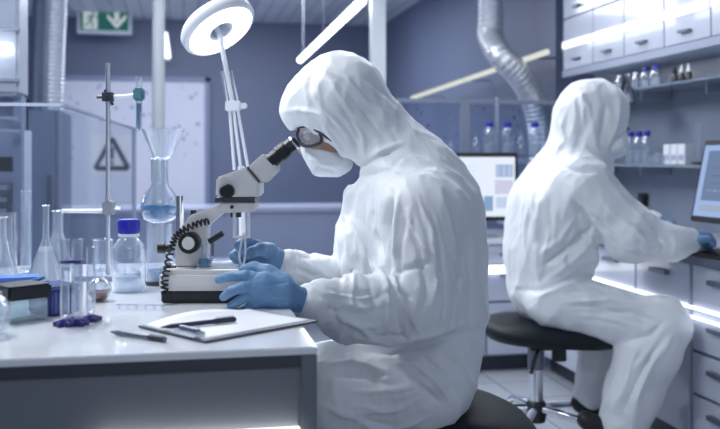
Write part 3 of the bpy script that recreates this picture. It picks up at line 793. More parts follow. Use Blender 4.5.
# ---- microscope
ms = thing('microscope', 'grey and black stereo microscope on the near bench', 'microscope', atz(205, 1.95, ZT))
Zs = 1.95
def mp(px, py, dz=0): return at(px, py, Zs+dz)
def slab(poly, d0, d1): return MB().prism([mp(x, y, d0) for x, y in poly], F3*(d1-d0))
zb0 = ZT
def plate(px0, px1, z0, z1, d0, d1):
    a = atz(px0, Zs, z0); b = atz(px1, Zs, z0)
    return MB().obox((a+b)/2+F3*((d0+d1)/2)+Vector((0, 0, (z1-z0)/2)), (b-a)/2, F3*((d1-d0)/2), (0, 0, (z1-z0)/2))
plate(169, 246, ZT, ZT+.025, -.078, .09).build('plinth', M_black, ms, bevel=.003)
plate(167, 248, ZT+.025, ZT+.068, -.085, .095).build('stage_base', M_scope, ms, bevel=.01)
plate(200, 240, ZT+.068, ZT+.0715, -.05, .05).build('stage_plate', mat('stage_glass', (.75, .8, .86), .1), ms, bevel=.001)
zt_ = at(180, 196, Zs).z
MB().tube([atz(180, Zs+.02, ZT+.06), atz(180, Zs+.02, zt_)], .0085, 16).build('column', M_chrome, ms, smooth=True)
MB().tube([atz(193.5, Zs-.01, ZT+.12), mp(193.5, 210, -.01)], .0065, 14).build('rack_rod', M_black, ms, smooth=True)
slab([(175, 266), (175, 236), (190, 215), (222, 204), (224, 212), (207, 226), (206, 262), (200, 266)], -.022, .03).build('focus_block', M_scope, ms, bevel=.003)
kn = MB().lathe([(.001, .03), (.013, .03), (.016, .027), (.022, .027), (.023, .024), (.023, .002), (.018, 0), (.001, 0)], mp(191, 242, -.022), 24, -F3); kn.build('focus_knob', M_black, ms, smooth=True)
MB().lathe([(.001, .0335), (.013, .0335), (.0135, .03), (.001, .029)], mp(191, 242, -.022), 24, -F3).build('knob_face', M_scope, ms, smooth=True)
MB().lathe([(.001, 0), (.009, 0), (.009, .014), (.012, .015), (.012, .03), (.001, .03)], mp(172, 248), 16, -R3).build('clamp_knob', M_black, ms, smooth=True)
MB().lathe([(.001, 0), (.006, 0), (.006, .01), (.011, .011), (.011, .02), (.001, .02)], mp(176, 268, -.03), 16, -R3).build('clamp_knob', M_black, ms, smooth=True)
MB().tube([mp(209, 242, -.03), mp(223, 233, -.03)], .0065, 12).build('side_lever', M_black, ms, smooth=True)
slab([(211, 240), (214, 238), (214, 256), (211, 256)], -.033, -.027).build('lever_pin', M_handle, ms)
# coiled cable
cp = spline([mp(165, 296, -.092), mp(164.5, 283, -.09), mp(167, 268, -.075), mp(171, 250, -.055), mp(175, 238, -.05), mp(183, 230, -.045), mp(197, 224, -.04), mp(209, 221, -.03)], 30)
coil = []; ph = 0
for i in range(len(cp)-1):
    t_ = (cp[i+1]-cp[i]).normalized(); a_ = (F3-t_*F3.dot(t_)).normalized(); b_ = t_.cross(a_)
    for j in range(3):
        ph += .22; coil.append(cp[i].lerp(cp[i+1], j/3)+(a_*math.cos(ph)+b_*math.sin(ph))*.0062)
MB().tube(coil, .0022, 6).build('coiled_cable', M_rubber, ms, smooth=True)
# head
slab([(215.5, 197), (216, 177.5), (246, 167), (259, 182), (259, 197)], -.05, .05).build('head_body', M_scope, ms, bevel=.004)
plate(218, 257, at(0, 201.5, Zs).z, at(0, 197, Zs).z, -.045, .045).build('head_ring', mat('ring_dark', (.06, .065, .08), .3), ms)
slab([(219.5, 201.5), (255, 201.5), (254, 212), (221, 213)], -.042, .042).build('nosepiece', M_scope, ms, bevel=.004)
MB().lathe([(.001, 0), (.004, 0), (.004, .003), (.001, .003)], mp(232, 207, -.042), 10, -F3).build('set_screw', M_black, ms)
MB().lathe([(.001, .016), (.013, .016), (.0155, .013), (.0155, 0), (.001, 0)], mp(227.5, 191, -.05), 24, -F3).build('zoom_knob', M_black, ms, smooth=True)
MB().lathe([(.001, .016), (.013, .016), (.0155, .013), (.0155, 0), (.001, 0)], mp(227.5, 191, .05), 24, F3).build('zoom_knob', M_black, ms, smooth=True)
MB().tube([mp(236, 212.5), mp(236, 217)], .012, 16).build('objective', M_black, ms, smooth=True)
ob = MB()
for x in (234.5, 248.5): ob.tube([mp(x, 212.5, -.01), mp(x, 238, -.01)], .0038, 8)
ob.tube([mp(234.5, 237, -.01), mp(248.5, 237, -.01)], .003, 8); ob.build('slide_holder', M_white, ms, smooth=True)
slab([(247, 167.5), (263, 153), (278.5, 168.5), (263.5, 184), (258.5, 181.5)], -.048, .048).build('eyepiece_block', M_scope, ms, bevel=.004)
a = mp(247, 167); b = mp(259, 182)
slab([(246.3, 167.6), (247.4, 166.7), (260, 181.6), (259, 182.6)], -.051, .051).build('joint_line', M_dark, ms)
for s_ in (-1, 1):
    e0, e1 = mp(269, 163, .031*s_), mp(297, 140.5, .031*s_); dd = (e1-e0); L = dd.length
    ep = MB().lathe([(.001, 0), (.0165, 0), (.0165, L*.35), (.0185, L*.37), (.0185, L*.62), (.0155, L*.65), (.0155, L*.93), (.013, L*.97), (.010, L), (.001, L*.985)], e0, 22, dd).build('eyepiece', M_black, ms, smooth=True)
    MB().lathe([(.0158, L*.86), (.0166, L*.86), (.0166, L*.92), (.0158, L*.92), (.0158, L*.86)], e0, 22, dd).build('eyepiece_ring', M_chrome, ep, smooth=True)

# items on the stage
q = atz(204.5, 1.91, ZT+.0715)
def flask(name, label, cat, base, r, h, rn, neck, liq=None, level=.3, lip=True, n=26, group=None, round_=False):
    t = thing(name, label, cat, base, group)
    hb = h-neck
    if round_:
        pr = [(r*.35, 0)]+[(r*math.sin(a_), r*(.94-math.cos(a_))) for a_ in np.linspace(.4, PI-math.asin(min(.99, rn/r)), 12)]
        hb = pr[-1][1]; pr += [(rn, hb+.004), (rn, h)]
    else:
        pr = [(r*.9, 0), (r, .004), (r*.97, .012), (rn*1.15, hb*.97), (rn, hb+.004), (rn, h-.002)]
    if lip: pr += [(rn*1.22, h-.001), (rn*1.22, h)]
    inn = [(max(a_-.0016, .0005), b_+.0016) for a_, b_ in pr[::-1]]; inn[-1] = (.001, .002)
    MB().lathe([(.001, 0)]+pr+inn, base, n).build('glass_body', M_lab, t, smooth=True)
    if liq:
        z1 = level*hb; lp_ = []
        for i in range(len(pr)-1):
            (r0, h0), (r1, h1) = pr[i], pr[i+1]
            if h0 > z1: break
            lp_.append((r0*.95, max(h0, .002)))
            if h1 > z1: lp_.append(((r0+(r1-r0)*(z1-h0)/(h1-h0+1e-9))*.95, z1)); break
        MB().lathe([(.001, .002)]+lp_+[(.001, z1)], base, n).build('contents', liq, t, smooth=True)
    return t
blue = liquid('blue_liquid', (.06, .25, .50), .75); red = liquid('red_liquid', (.16, .035, .03), .85); powder = mat('white_powder', (.85, .87, .92), .6)
flask('conical_flask', 'tiny flask of blue liquid standing on the microscope base', 'flask', q, .0155, .05, .006, .018, blue, .5)
q = atz(222, 2.02, ZT+.0715)
solo(MB().lathe([(.001, 0), (.02, 0), (.02, .006), (.018, .006), (.018, .002), (.001, .002)], q, 24), 'petri_dish', M_plast, 'flat clear dish on the microscope stage', 'dish', q, smooth=True)

# ---- magnifier lamp behind the microscope
Zl = 2.42
lc = at(217, 25, Zl)
base = atz(243, Zl+.03, ZT)
lamp = thing('magnifier_lamp', 'white ring magnifier lamp on jointed arm behind the microscope', 'lamp', base)
axis = (R3*.56+Vector((0, 0, -.84))-F3*.34).normalized()      # light faces down towards the bench
rr_ = []
def rim_pts(rad, off): 
    a_ = axis.orthogonal().normalized(); b_ = axis.cross(a_); return [lc+axis*off+(a_*math.cos(q_)+b_*math.sin(q_))*rad for q_ in np.linspace(0, 2*PI, 49)]
MB().lathe([(.030, -.012), (.100, -.012), (.106, -.004), (.106, .014), (.100, .022), (.094, .024), (.094, .018), (.036, .018), (.036, .024), (.030, .022), (.030, -.012)], lc, 48, axis).build('lamp_head', M_white, lamp, smooth=True)
MB().lathe([(.038, .019), (.092, .019), (.092, .0235), (.038, .0235), (.038, .019)], lc, 48, axis).build('ring_light', M_led, lamp, smooth=True)
MB().lathe([(.001, .006), (.020, .006), (.030, .004), (.030, .0), (.02, -.003), (.001, -.004)], lc, 36, axis).build('magnifier_lens', M_glass, lamp, smooth=True)
MB().lathe([(.001, -.03), (.03, -.03), (.05, -.022), (.055, -.012), (.001, -.012)], lc-axis*.0+R3*.0, 24, axis).build('head_cap', M_white, lamp, smooth=True)
j0 = at(221, 42, Zl); j1 = at(233, 106, Zl+.01); j2 = at(241, 170, Zl+.02); j3 = atz(243, Zl+.03, ZT+.03)
ars = MB().tube([lc-axis*.02, j0+Vector((0, 0, .01)), j0], .008, 10).tube([j0, j1], .0065, 10)
ars.build('upper_arm', M_white, lamp, smooth=True)
for s_ in (-.018, 0, .02):
    MB().tube([j1+R3*s_*.55, j2+R3*s_], .0042, 8).build('lower_arm', M_white, lamp, smooth=True)
MB().tube([j2+Vector((0, 0, .01)), j3], .009, 10).build('base_rod', M_white, lamp, smooth=True)
MB().obox(j1, R3*.02, F3*.012, (0, 0, .014)).obox(j1+R3*.028, R3*.01, F3*.008, (0, 0, .008)).build('elbow_joint', M_white, lamp, bevel=.003)
m0 = j0.lerp(j1, .45); m1 = j0.lerp(j1, .98)
MB().tube([m0-R3*.012, m1-R3*.014], .004, 8).tube([m0+R3*.012, m1+R3*.014], .004, 8).build('spring', M_steel, lamp, smooth=True)
MB().lathe([(.001, 0), (.075, 0), (.075, .018), (.02, .03), (.001, .03)], base, 28).build('lamp_foot', M_white, lamp, smooth=True)

# ---- retort stand with burette
Zr = 2.25; rb = atz(108, Zr, ZT)
rs = thing('retort_stand', 'thin steel retort stand with clamps behind the blue capped bottle', 'stand', rb)
MB().obox(rb+Vector((0, 0, .006)), R3*.07, F3*.05, (0, 0, .006)).build('stand_base', M_grey, rs, bevel=.003)
MB().tube([rb+Vector((0, 0, .012)), at(108, 63, Zr)], .0058, 12).build('rod', M_steel, rs, smooth=True)
q = at(108, 97, Zr)
MB().obox(q, R3*.012, F3*.012, (0, 0, .011)).tube([q-R3*.028, q+R3*.02], .004, 8).tube([q+Vector((0, 0, .0))-F3*.03, q], .004, 8).tube([q+Vector((-.008, 0, .018)), q+Vector((.012, 0, -.02))], .0035, 8).build('boss_head', M_dark, rs)
MB().tube([q+R3*.015, at(136, 95, Zr-.012)], .0042, 8).build('clamp_arm', M_white, rs, smooth=True)
MB().obox(at(139, 94.5, Zr-.012), R3*.0125, F3*.014, (0, 0, .0155)).build('clamp_jaw', mat('clamp_teal', (.08, .22, .28), .4), rs, bevel=.004)
q2 = at(108, 208, Zr)
MB().tube([at(62, 211, Zr), at(106, 211, Zr)], .0052, 10).build('cross_rod', M_white, rs, smooth=True)
MB().obox(q2+R3*.002, R3*.014, F3*.012, (0, 0, .017)).tube([q2+R3*.01, q2+R3*.032], .006, 8).tube([q2+Vector((0, 0, .015)), q2+Vector((0, 0, .034))], .008, 10).build('lower_boss', M_steel, rs, bevel=.002)
bt = at(139, 132, Zr-.012)
bu = thing('burette', 'narrow glass burette with blue liquid held in the teal clamp', 'burette', bt)
L = at(139, 77, Zr-.012).z-bt.z
MB().lathe([(.003, 0), (.008, .012), (.008, L), (.0065, L), (.0065, .012), (.001, .003)], bt, 16).build('tube', M_lab, bu, smooth=True)
MB().lathe([(.001, .004), (.0062, .014), (.0062, L*.52), (.001, L*.52)], bt, 14).build('contents', mat('burette_liquid', (.07, .24, .45), .2), bu, smooth=True)

# ---- funnel flask on support
Zf = 2.15
sb = atz(159.5, Zf, ZT); zf0 = at(159, 222.5, Zf).z
t = thing('glass_beaker', 'clear bluish beaker carrying the flask with the funnel', 'beaker', sb)
hb = zf0-ZT-.002
MB().lathe([(.001, .008), (.030, .008), (.031, .02), (.031, hb), (.029, hb), (.029, .01), (.001, .01)], sb, 28).build('glass_body', M_plast, t, smooth=True)
MB().lathe([(.001, 0), (.034, 0), (.034, .008), (.001, .008)], sb, 28).build('foot', M_dark, t)
MB().lathe([(.001, .011), (.0285, .011), (.0285, .035), (.001, .035)], sb, 28).build('contents', liquid('pale_blue_liquid', (.30, .48, .70), .4), t, smooth=True)
fb = Vector((sb.x, sb.y, zf0))
kf = Zf/FP
ff = thing('round_flask', 'round glass flask with blue liquid below the glass funnel', 'flask', fb)
pr = [(.001, 0), (10*kf, .4*kf), (16*kf, 4*kf), (18.5*kf, 11*kf), (18.5*kf, 19*kf), (15*kf, 29*kf), (9.5*kf, 36*kf), (8.5*kf, 42*kf), (8.5*kf, 63*kf), (10*kf, 64*kf)]
MB().lathe(pr+[(a_-.0016 if a_ > .002 else .001, b_+.001) for a_, b_ in pr[::-1]], fb, 30).build('glass_body', M_lab, ff, smooth=True)
MB().lathe([(.001, .8*kf), (9.6*kf, 1.2*kf), (15.4*kf, 4.5*kf), (17.8*kf, 11*kf), (17.9*kf, 15*kf), (.001, 15*kf)], fb, 30).build('contents', liquid('flask_blue', (.25, .45, .68), .45), ff, smooth=True)
MB().lathe([(17.6*kf, 14.6*kf), (18.7*kf, 14.6*kf), (18.7*kf, 16.6*kf), (17.6*kf, 16.6*kf), (17.6*kf, 14.6*kf)], fb, 30).build('liquid_line', mat('blue_line', (.05, .25, .5), .3), ff, smooth=True)
fz = at(160, 160, Zf).z; fu = thing('glass_funnel', 'wide clear funnel standing in the neck of the round flask', 'funnel', Vector((sb.x, sb.y, fz-.03)))
fp_ = Vector((sb.x+.008, sb.y, fz)); 
MB().lathe([(.005, -.03), (.006, 0), (9*kf, 3*kf), (21*kf, 30*kf), (21.3*kf, 31*kf), (20.5*kf, 31*kf), (8.3*kf, 3.4*kf), (.004, .001), (.0035, -.03)], fp_, 30).build('cone', M_plast, fu, smooth=True)

# ---- blue capped bottle
q = atz(129, 2.04, ZT)
t = thing('reagent_bottle', 'large clear bottle with blue cap standing on the near bench', 'bottle', q)
k2 = 2.04/FP
pr = [(.001, 0), (15*k2, 0), (16.5*k2, 2*k2), (16.5*k2, 40*k2), (15*k2, 47*k2), (10*k2, 53*k2), (8.5*k2, 55*k2), (8.5*k2, 60*k2)]
MB().lathe(pr+[(max(a_-.002, .001), b_+.002) for a_, b_ in pr[::-1]], q, 32).build('bottle_body', M_lab, t, smooth=True)
cp_ = MB(); cp_.lathe([(10.2*k2, 58*k2), (10.6*k2, 59*k2), (10.6*k2, 70*k2), (9.6*k2, 72*k2), (.001, 72*k2)], q, 32)
for i in range(28):
    a_ = 2*PI*i/28; cp_.tube([q+Vector((math.cos(a_)*10.6*k2, math.sin(a_)*10.6*k2, 60*k2)), q+Vector((math.cos(a_)*10.6*k2, math.sin(a_)*10.6*k2, 70*k2))], .0006, 4)
cp_.build('cap', M_bluecap, t, smooth=True)
MB().lathe([(9.2*k2, 55*k2), (10.4*k2, 55*k2), (10.4*k2, 57.6*k2), (9.2*k2, 57.6*k2), (9.2*k2, 55*k2)], q, 28).build('pouring_ring', M_white, t, smooth=True)
MB().lathe([(.001, .003), (14.5*k2, .003), (15.8*k2, 3*k2), (15.8*k2, 16*k2), (.001, 16*k2)], q, 28).build('contents', clear, t, smooth=True)

# ---- flasks on the left
flask('conical_flask', 'large clear conical flask cut by the left edge of the view', 'flask', atz(0, 2.08, ZT), .047, .165, .015, .045, None)
flask('narrow_neck_flask', 'white filled flask with long thin neck and stopper on the near bench', 'flask', atz(46, 2.22, ZT), .045, .185, .008, .08, liquid('milky', (.85, .88, .94), .75), .8)
flask('conical_flask', 'clear flask behind the long necked white filled flask', 'flask', atz(58, 2.42, ZT), .042, .16, .014, .06, None)
q = atz(26, 2.35, ZT)
t = thing('measuring_cylinder', 'tall clear measuring cylinder between the flasks at left', 'cylinder', q)
MB().lathe([(.012, .01), (.014, .012), (.014, .215), (.0155, .216), (.0125, .216), (.0125, .014), (.001, .013)], q, 20).build('tube', M_lab, t, smooth=True)
MB().lathe([(.001, 0), (.027, 0), (.027, .006), (.012, .012), (.001, .012)], q, 20).build('foot', M_plast, t, smooth=True)
q = atz(5, 2.5, ZT)
solo(MB().lathe([(.001, 0), (.035, 0), (.035, .15), (.033, .15), (.033, .004), (.001, .004)], q, 24), 'glass_beaker', M_lab, 'tall plain beaker behind the large conical flask', 'beaker', q, smooth=True)
flask('round_flask', 'small round flask holding dark red liquid on the near bench', 'flask', atz(99, 1.90, ZT), .026, .07, .008, .02, red, .42, round_=True)
q = atz(103, 2.38, ZT)
t = solo(MB().lathe([(.001, 0), (.026, 0), (.027, .004), (.027, .085), (.029, .087), (.025, .087), (.025, .004), (.001, .004)], q, 24), 'glass_beaker', M_lab, 'small clear beaker left of the large blue capped bottle', 'beaker', q, smooth=True)
q = atz(183, 2.45, ZT)
solo(MB().lathe([(.001, 0), (.04, 0), (.04, .03), (.038, .03), (.038, .004), (.001, .004)], q, 24), 'glass_dish', M_plast, 'low clear dish behind the microscope column', 'dish', q, smooth=True)

# ---- rack with tubes
q = atz(74, 1.63, ZT)
rk = thing('test_tube_rack', 'small violet footed rack holding clear tubes on the near bench', 'rack', q)
ft = MB(); rr = random.Random(2)
kq = 1.63/FP
offs_ = [(-7, -2, 0), (-1, 3, 1), (5, -1, 0), (11, 6, 1)]
spots = [q+R3*(a_*kq)+F3*(b_*.006) for a_, b_, _ in offs_]
for s_ in spots:
    for k in range(6):
        a_ = k*PI/3; ft.tube([s_+Vector((0, 0, .007)), s_+Vector((.020*math.cos(a_), .020*math.sin(a_), .0045))], [.006, .004], 8)
    ft.lathe([(.001, 0), (.013, 0), (.014, .004), (.009, .012), (.001, .012)], s_, 14)
ft.build('foot', M_purple, rk, smooth=True)
MB().obox(q+R3*(-1*kq)+Vector((0, 0, at(0, 261, 1.63).z-ZT)), R3*.019, F3*.018, (0, 0, .0025)).build('top_plate', M_purple, rk, bevel=.001)
for i, s_ in enumerate(spots):
    h = (93-6*(i % 2)-5*(i == 3))*kq*.92
    solo(MB().lathe([(.001, .013), (.007, .013), (.0085, .02), (.0085, h), (.0095, h+.001), (.0075, h+.001), (.0072, .02), (.001, .016)], s_, 16), 'test_tube', M_lab,
         ['clear test tube at the left end of the violet rack', 'clear test tube second from the left in the violet rack', 'clear test tube third from the left in the violet rack', 'clear test tube at the right end of the violet rack'][i], 'tube', s_+Vector((0, 0, .013)), 'test tubes in the violet rack', smooth=True)

# ---- boxes at lower left
def rbox(mb, c, ang, sx, sy, z0, z1):
    u = Vector((math.cos(ang), math.sin(ang), 0)); v = Vector((-u.y, u.x, 0))
    return mb.obox(Vector((c.x, c.y, (z0+z1)/2)), u*sx, v*sy, (0, 0, (z1-z0)/2))
ang = math.radians(38)
q = atz(54, 1.76, ZT)
t = thing('tip_box', 'violet blue plastic box beside the rack of tubes', 'box', q)
rbox(MB(), q, ang, .033, .04, ZT, ZT+.05).build('box_body', liquid('violet_box', (.05, .07, .30), .85), t, bevel=.004)
rbox(MB(), q, ang, .035, .042, ZT+.05, ZT+.056).build('lid', liquid('violet_lid', (.16, .2, .45), .7), t, bevel=.002)
rbs = MB()
for s_ in (-.02, 0, .02): rbox(rbs, q+Vector((math.cos(ang)*s_, math.sin(ang)*s_, 0))-Vector((-math.sin(ang), math.cos(ang), 0))*.0405, ang, .002, .001, ZT+.005, ZT+.045)
rbs.build('rib', mat('violet_rib', (.10, .13, .4), .4), t)
q = atz(20, 1.68, ZT)
t = thing('reagent_tray', 'clear greenish tray with thick black lid at lower left', 'tray', q)
rbox(MB(), q, ang, .038, .035, ZT, ZT+.042).build('tray_body', glass('green_glass', (.72, .84, .84), .12, .6, 1.6, .12), t, bevel=.004)
rbox(MB(), q, ang, .043, .04, ZT+.042, ZT+.068).build('lid', M_black, t, bevel=.004)
q = atz(14, 1.98, ZT)
t = thing('pipette_box', 'bright blue box lying behind the black lidded tray', 'box', q)
rbox(MB(), q, math.radians(8), .05, .03, ZT, ZT+.035).build('box_body', mat('bright_blue', (.03, .10, .45), .35), t, bevel=.003)
rbox(MB(), q, math.radians(8), .052, .032, ZT+.035, ZT+.042).build('lid', mat('blue_lid', (.06, .18, .55), .35), t, bevel=.002)
q = atz(36, 1.95, ZT)
ck = MB(); rr = random.Random(9)
for i in range(9):
    a_ = rr.uniform(-.6, .6); d_ = Vector((math.cos(a_), math.sin(a_), rr.uniform(.05, .4)))
    s0 = q+Vector((rr.uniform(-.02, .02), rr.uniform(-.02, .02), .008+.003*i)); ck.tube([s0, s0+d_*.03], [.006, .003], 8)
ck.lathe([(.001, 0), (.025, 0), (.025, .02), (.001, .02)], q, 16)
solo(ck, 'pipette_tips', mat('tip_blue', (.05, .16, .42), .4), 'loose blue pipette tips in a low heap behind the tray', 'tips', q, smooth=True)['kind'] = 'stuff'
q = atz(-13, 1.52, ZT)
solo(MB().lathe([(.001, 0), (.03, 0), (.036, .012), (.036, .055), (.028, .066), (.024, .068), (.024, .075), (.022, .075), (.022, .066), (.034, .053), (.034, .013), (.001, .003)], q, 28), 'glass_jar', M_lab, 'squat clear jar cut by the lower left edge', 'jar', q, smooth=True)

# ---- tube strip, clipboard, pens
st = MB(); a = onz(116, 309, ZT); b = onz(166, 310, ZT)
st.obox((a+b)/2+Vector((0, 0, .009)), (b-a)/2, Vector((-(b-a).y, (b-a).x, 0)).normalized()*.004, (0, 0, .0012))
for i in range(6):
    p = a.lerp(b, .06+.88*i/5); st.lathe([(.001, 0), (.002, 0), (.0038, .006), (.0042, .009), (.001, .0095)], p, 10)
solo(st, 'tube_strip', M_plast, 'short clear strip of tiny tubes lying in front of the microscope', 'tubes', (a+b)/2)
c0 = onz(205, 342, ZT+.003); c1 = onz(318, 321.5, ZT+.003); c3d = (onz(122, 329, ZT)-onz(205, 342, ZT)); c3 = c0+c3d
e1 = (c1-c0); e1u = e1.normalized(); e2u = Vector((-e1u.y, e1u.x, 0)); W2 = c3d.dot(e2u)
ctr = c0+e1/2+e2u*(W2/2); ctr.z = ZT
cbd = thing('clipboard', 'dark clipboard with white paper over the bench corner', 'clipboard', ctr)
MB().obox(ctr+Vector((0, 0, .0028)), e1u*(e1.length/2), e2u*(W2/2), (0, 0, .0018)).build('board', mat('board_dark', (.10, .11, .15), .35), cbd, bevel=.001)
cl = c0+e1u*.012+e2u*(W2*.30); cl.z = ZT+.009
MB().obox(cl, e1u*.012, e2u*(W2*.15), (0, 0, .004)).build('clip', M_chrome, cbd, bevel=.002)
MB().tube([cl-e2u*(W2*.13)+Vector((0, 0, .006)), cl+e2u*(W2*.13)+Vector((0, 0, .006))], .004, 10).build('clip_bar', M_handle, cbd, smooth=True)
# paper, slightly lifted at the far edge
vs = []; fs = []; nx, ny = 14, 12
for i in range(nx+1):
    for j in range(ny+1):
        s_, t_ = i/nx, j/ny
        p = c0+e1u*(e1.length*(.03+.94*s_))+e2u*(W2*(.06+.90*t_)); p.z = ZT+.0052+.012*max(0, t_-.7)**2/.09*math.sin(PI*min(1, s_*1.1))
        vs.append(p)
for i in range(nx):
    for j in range(ny): fs.append((i*(ny+1)+j, (i+1)*(ny+1)+j, (i+1)*(ny+1)+j+1, i*(ny+1)+j+1))
pp_ = MB(); pp_.add(vs, fs)
po_ = pp_.build('paper_sheet', M_paper, cbd, smooth='all')
sd = po_.modifiers.new('thickness', 'SOLIDIFY'); sd.thickness = .0004
def pen(label, a, b, r, m, m2):
    t = thing('pen', label, 'pen', a); dd = b-a; L = dd.length
    MB().lathe([(.001, 0), (r*.9, .001), (r, .01), (r, L*.86), (r*.3, L*.985), (.0003, L)], a, 12, dd).build('barrel', m, t, smooth=True)
    MB().lathe([(r*1.02, L*.02), (r*1.12, L*.02), (r*1.12, L*.3), (r*1.02, L*.3), (r*1.02, L*.02)], a, 12, dd).build('cap', m2, t, smooth=True)
    MB().tube([a+dd*.03+Vector((0, 0, r*1.4)), a+dd*.28+Vector((0, 0, r*1.4))], r*.25, 6).build('pocket_clip', M_chrome, t)
a = onz(236, 319.5, ZT+.0105); b = onz(160, 327.5, ZT+.0105); a.z = ZT+.0112; b.z = ZT+.0105
pen('dark slim pen lying on the white paper', a, b, .0044, mat('pen_navy', (.03, .035, .07), .3), M_dark)
a = onz(168, 339.5, ZT+.004); b = onz(112, 331.5, ZT+.004)
pen('silver and dark pen lying left of the clipboard', a+Vector((-.003, -.006, .001)), b+Vector((-.003, -.006, .001)), .0042, M_handle, M_dark)

def streaks(zones, seed):
    """long thin pulls of the cloth running between two guide lines"""
    rg = random.Random(seed); out = []
    def on(g, t):
        x = t*(len(g)-1); i = min(int(x), len(g)-2); f = x-i
        return (g[i][0]+(g[i+1][0]-g[i][0])*f, g[i][1]+(g[i+1][1]-g[i][1])*f)
    for L, R, n, amp in zones:
        for k in range(n):
            u0 = (k+rg.uniform(0, 1))/n; u1 = u0+rg.uniform(-.16, .16); t0 = rg.uniform(0, .55); t1 = min(1, t0+rg.uniform(.3, .65)); pts = []
            for j in range(5):
                t = t0+(t1-t0)*j/4; u = u0+(u1-u0)*j/4+rg.uniform(-.015, .015); a, b = on(L, t), on(R, t)
                pts.append((a[0]+(b[0]-a[0])*u, a[1]+(b[1]-a[1])*u))
            out.append((pts, amp*rg.uniform(.6, 1.2)*(1 if rg.random() < .62 else -1), rg.uniform(2.6, 4.2)))
    return out
# ================================================================== PERSON AT THE MICROSCOPE
ZP = 2.24
p1 = thing('person', 'person in white hooded coverall and blue gloves bending over the microscope', 'person', atz(430, ZP, 0))
pr = []
tor = [A(424, 368, ZP, 53), A(418, 335, ZP, 61), A(413, 290, ZP, 67), A(411, 245, ZP, 70), A(413, 210, ZP, 64), A(404, 184, ZP, 52)]
pr += chain(tor, .05, .84)
pr += chain([A(404, 184, ZP, 52), A(374, 142, ZP, 40)], .05, .95)
pr += chain([A(374, 142, ZP, 41), A(338, 104, ZP, 50)], .04, 1.08)
pr += chain([A(336, 104, ZP, 49), A(308, 108, ZP, 27)], .03, 1.0)
pr += chain([A(350, 148, ZP, 18), A(376, 168, ZP, 28)], .03, 1.0)
pr += chain([A(418, 212, 2.09, 44), A(405, 212, 2.40, 44)], .05, 1)
# near arm
pr += chain([A(420, 214, 2.06, 43), A(412, 306, 1.99, 38), A(352, 310, 1.92, 33), A(318, 302, 1.86, 20), A(309, 301, 1.85, 15.5)], .022)
# far arm
pr += chain([A(398, 210, 2.42, 40), A(378, 298, 2.40, 36), A(318, 278, 2.18, 22), A(287, 262, 2.05, 13)], .022)
# legs
pr += chain([A(425, 384, 2.12, 47), A(330, 392, 2.08, 44), A(258, 390, 2.06, 35)], .045)
pr += chain([A(424, 382, 2.36, 46), A(330, 388, 2.40, 42), A(262, 384, 2.44, 33)], .045)
pr += chain([A(258, 390, 2.06, 34), Az(262, .30, 2.08, 30), Az(262, .10, 2.08, 27)], .03)
pr += chain([A(262, 384, 2.44, 32), Az(266, .30, 2.44, 28), Az(266, .10, 2.44, 25)], .03)
# opening of the hood
pr += chain([A(302, 143, ZP, 15.5), A(345, 173, ZP, 16)], .008, .12, '-')
fo = [([(312, 62), (345, 80), (372, 105), (402, 130)], .006, 4), ([(358, 78), (378, 95), (398, 118)], .004, 4), ([(281, 112), (300, 110), (318, 114), (331, 134), (346, 157), (354, 168)], .006, 4),
      ([(311, 70), (306, 88), (309, 106)], .004, 4), ([(318, 76), (320, 95), (326, 112)], .004, 4), ([(336, 115), (352, 136), (359, 156)], -.007, 4), ([(344, 110), (362, 132), (366, 160)], .005, 4),
      ([(352, 172), (375, 158), (402, 147)], -.007, 4), ([(362, 165), (385, 150), (408, 142)], .005, 5), ([(360, 178), (390, 170), (430, 172)], -.004, 5),
      ([(352, 175), (346, 215), (352, 262), (366, 290)], .008, 4), ([(363, 180), (358, 220), (374, 266), (390, 290)], .008, 4), ([(358, 200), (353, 240), (362, 280)], -.006, 4), ([(372, 195), (372, 230), (384, 262)], -.007, 4),
      ([(341, 220), (340, 250), (345, 280)], .005, 4), ([(392, 192), (386, 225), (388, 262), (390, 285)], -.015, 5), ([(399, 196), (396, 230), (394, 262)], .006, 4),
      ([(404, 205), (416, 236), (433, 262)], .007, 4), ([(418, 195), (432, 232), (436, 280), (432, 310)], .006, 4), ([(410, 215), (420, 250), (424, 285)], -.006, 4), ([(428, 205), (442, 245), (446, 300), (440, 330)], -.006, 4),
      ([(440, 188), (453, 235), (456, 300), (452, 340)], .006, 4), ([(455, 192), (470, 235), (474, 300)], .005, 4), ([(448, 210), (462, 260), (465, 320)], -.005, 4), ([(466, 240), (472, 290), (468, 340)], -.005, 4),
      ([(392, 272), (412, 268), (432, 262)], -.006, 4), ([(396, 291), (404, 296), (410, 298)], -.010, 4), ([(390, 276), (404, 306), (421, 336)], .009, 4), ([(386, 270), (388, 305), (384, 344)], .007, 4), ([(396, 300), (398, 322), (404, 340)], -.007, 4),
      ([(330, 288), (352, 296), (376, 292)], -.006, 4), ([(322, 300), (350, 318), (380, 345)], .006, 4), ([(318, 290), (332, 305), (340, 330)], -.005, 4),
      ([(343, 345), (390, 352), (430, 343), (480, 330)], -.012, 5), ([(350, 336), (392, 343), (432, 334), (478, 320)], .006, 4), ([(392, 362), (420, 386), (442, 404)], -.009, 5), ([(404, 356), (434, 380), (452, 404)], .007, 4), ([(416, 352), (444, 374), (462, 402)], -.009, 4),
      ([(436, 346), (462, 366), (476, 390)], .007, 4), ([(322, 366), (352, 362), (390, 372)], .006, 5), ([(330, 376), (365, 376), (395, 388)], -.005, 5), ([(320, 405), (360, 420), (400, 440)], .006, 5)]
